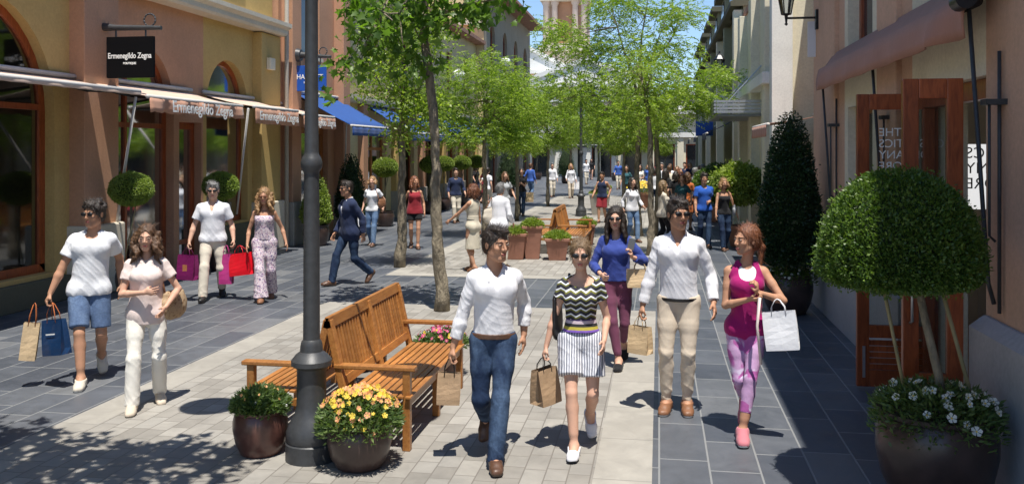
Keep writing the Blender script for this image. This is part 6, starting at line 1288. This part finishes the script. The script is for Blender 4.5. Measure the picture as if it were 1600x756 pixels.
p = stander('distant person all in white with rolled sleeves, left of the pair', 863, 308, 1.68, 'm', 'hairgr', 'short', 'cwhite', 'cbeige', sl='long', cuff=.6, vox=.016)
p = stander('distant fair haired woman in white tunic, right of the pair', 892, 310, 1.68, 'f', 'hairbl', 'long', 'cwhite', 'cchino', sl='long', cuff=.7, vox=.016, hem=-.15, flare=.03); paper_bag(world(p, (.28, 0, .95)), .3, .1, .36, 'bagwhite', 'white bag carried by the distant woman in white tunic', drop=.1)
far = [('woman in orange brown sundress seen from behind', 1074, 360, 1.68, 'f', 'hairbr', 'long', 'corange', 'corange', 2.8, .55), ('man in grey shirt partly behind the blue polo', 1086, 345, 1.74, 'm', 'hairgr', 'short', 'cgrey', 'denimd', 2.6, 0), ('man in white cap and white shirt in the far crowd', 1034, 316, 1.76, 'm', 'hairgr', 'short', 'cwhite', 'cbeige', 0, 0), ('person in white top right of the white cap man', 1047, 318, 1.72, 'm', 'hairbr', 'short', 'ctee', 'denimd', 3, 0), ('woman in pale pink top in the far crowd', 1058, 322, 1.66, 'f', 'hairlb', 'long', 'cpink', 'denimd', 0, 0), ('person in dark jacket beside the orange flowers', 979, 318, 1.66, 'f', 'hairdk', 'long', 'cteal', 'cblack', 0, 0), ('woman in teal dress left of the royal blue polo', 1066, 364, 1.64, 'f', 'hairred', 'long', 'cteal', 'cteal', 0, .5), ('far woman in dark sleeveless dress near the end building', 924, 281, 1.65, 'f', 'hairdk', 'long', 'cblack', 'cblack', 0, .5), ('far person in white behind the lamp post', 916, 288, 1.7, 'm', 'hairdk', 'short', 'cwhite', 'cbeige', 0, 0), ('striped top person behind the black t-shirt woman', 829, 312, 1.7, 'm', 'hairbr', 'short', 'csky', 'deniml', 2.5, 0), ('far man in dark clothes under the left blue awnings', 700, 312, 1.72, 'm', 'hairdk', 'short', 'cblack', 'denimd', 0, 0), ('far woman in red dress beyond the beige dress', 757, 318, 1.62, 'f', 'hairbl', 'long', 'cred', 'cred', 2.4, .5), ('far woman in light dress in the right crowd', 1094, 318, 1.66, 'f', 'hairbr', 'long', 'cpink', 'cpink', 2.9, .5), ('far man in dark shirt on the right side', 1070, 312, 1.75, 'm', 'hairdk', 'short', 'cnavy', 'cchino', 0, 0), ('far woman in cream top mid street', 1000, 312, 1.65, 'f', 'hairdk', 'long', 'ccream', 'denim', 0, 0), ('woman in white blouse walking away in the right crowd', 1022, 330, 1.66, 'f', 'hairdk', 'long', 'cwhite', 'denimd', 2.9, 0), ('woman in black dress within the right crowd', 1056, 352, 1.66, 'f', 'hairdk', 'long', 'cblack', 'cblack', 2.6, .48), ('man in beige shirt within the right crowd', 1046, 334, 1.76, 'm', 'hairbr', 'short', 'cbeige', 'cnavy', 3.0, 0), ('woman in orange top deep in the right crowd', 1062, 330, 1.64, 'f', 'hairred', 'long', 'corange', 'denim', .4, 0), ('man in white shirt by the dark round bush', 1098, 330, 1.78, 'm', 'hairgr', 'short', 'cwhite', 'cchino', 2.7, 0), ('woman in navy dress far down the right side', 1078, 304, 1.66, 'f', 'hairbl', 'long', 'cnavy', 'cnavy', 0, .5), ('person in red top far down mid street', 1028, 300, 1.7, 'm', 'hairdk', 'short', 'cred', 'denimd', 0, 0), ('person in light blue top far down mid street', 966, 296, 1.7, 'm', 'hairdk', 'short', 'csky', 'cbeige', 0, 0), ('woman in black by the far left shops', 744, 312, 1.64, 'f', 'hairdk', 'long', 'cblack', 'denimd', 1.0, 0), ('far child sized figure in blue by the crowd', 1012, 300, 1.5, 'f', 'hairbl', 'long', 'csky', 'csky', 0, .5)]
for (lab, px, py, h, sx, hr, hk, tp, bt, rot, dr) in far:
    stander(lab, px, py, h, sx, hr, hk, tp, bt, rot, vox=.013 if py > 340 else .018, sl='short' if dr or sx == 'f' else 'long', cuff=.6, dress=(bt, dr, .2) if dr else None, grp='far pedestrians', hl=.2)
# ---- shop window dummy on the far left
l = (-9.9, 10.6)
p = Person('headless shop dummy in a white shirt behind the first big window', l, -1.0, 1.8, 'm', 'cgrey', .012, hands={-1: (-.25, 0, .86), 1: (.25, 0, .86)}, name='shop_mannequin', cat='mannequin'); p.headprims = lambda: []; p.facefeat = lambda F: None; p.body(); p.top('cwhite', 'shirt', loose=.016, collar=True); p.bottoms('cblack'); p.root.location.z = .45
# ------------------------------------------------------------------ camera
cam = bpy.data.cameras.new('camera'); co = bpy.data.objects.new('camera', cam); COL.objects.link(co); co.location = (0, 0, EYE); co.rotation_euler = (R(90), 0, PSI)
cam.sensor_width = 36; cam.lens = 36*FPX/1600; cam.shift_y = (HOR-378)/1600; cam.clip_end = 3000; cam.clip_start = .05; SC.camera = co
w=bpy.data.worlds.new("World"); SC.world=w; w.use_nodes=True; nt=w.node_tree; sk=nt.nodes.new('ShaderNodeTexSky'); sk.sky_type='NISHITA'; sk.sun_disc=False
SUNEL=R(72.5); AZ=Vector((.40,-.917,0)).normalized()
sk.sun_elevation=SUNEL; sk.sun_rotation=math.atan2(AZ.x,AZ.y); sk.air_density=1.0; sk.dust_density=0; sk.ozone_density=4; sk.altitude=1200
nt.links.new(sk.outputs[0],nt.nodes['Background'].inputs[0]); nt.nodes['Background'].inputs[1].default_value=.125
l=bpy.data.lights.new('sun','SUN'); l.energy=5.0; l.angle=R(.5); l.color=(1,.95,.87); lo=bpy.data.objects.new('sun',l); COL.objects.link(lo)
d=Vector((AZ.x*math.cos(SUNEL),AZ.y*math.cos(SUNEL),math.sin(SUNEL))); lo.rotation_euler=d.to_track_quat('Z','Y').to_euler(); lo.location=(0,-10,30)
SC.view_settings.view_transform='Standard'; SC.view_settings.look='None'; SC.view_settings.exposure=.46; SC.view_settings.gamma=1
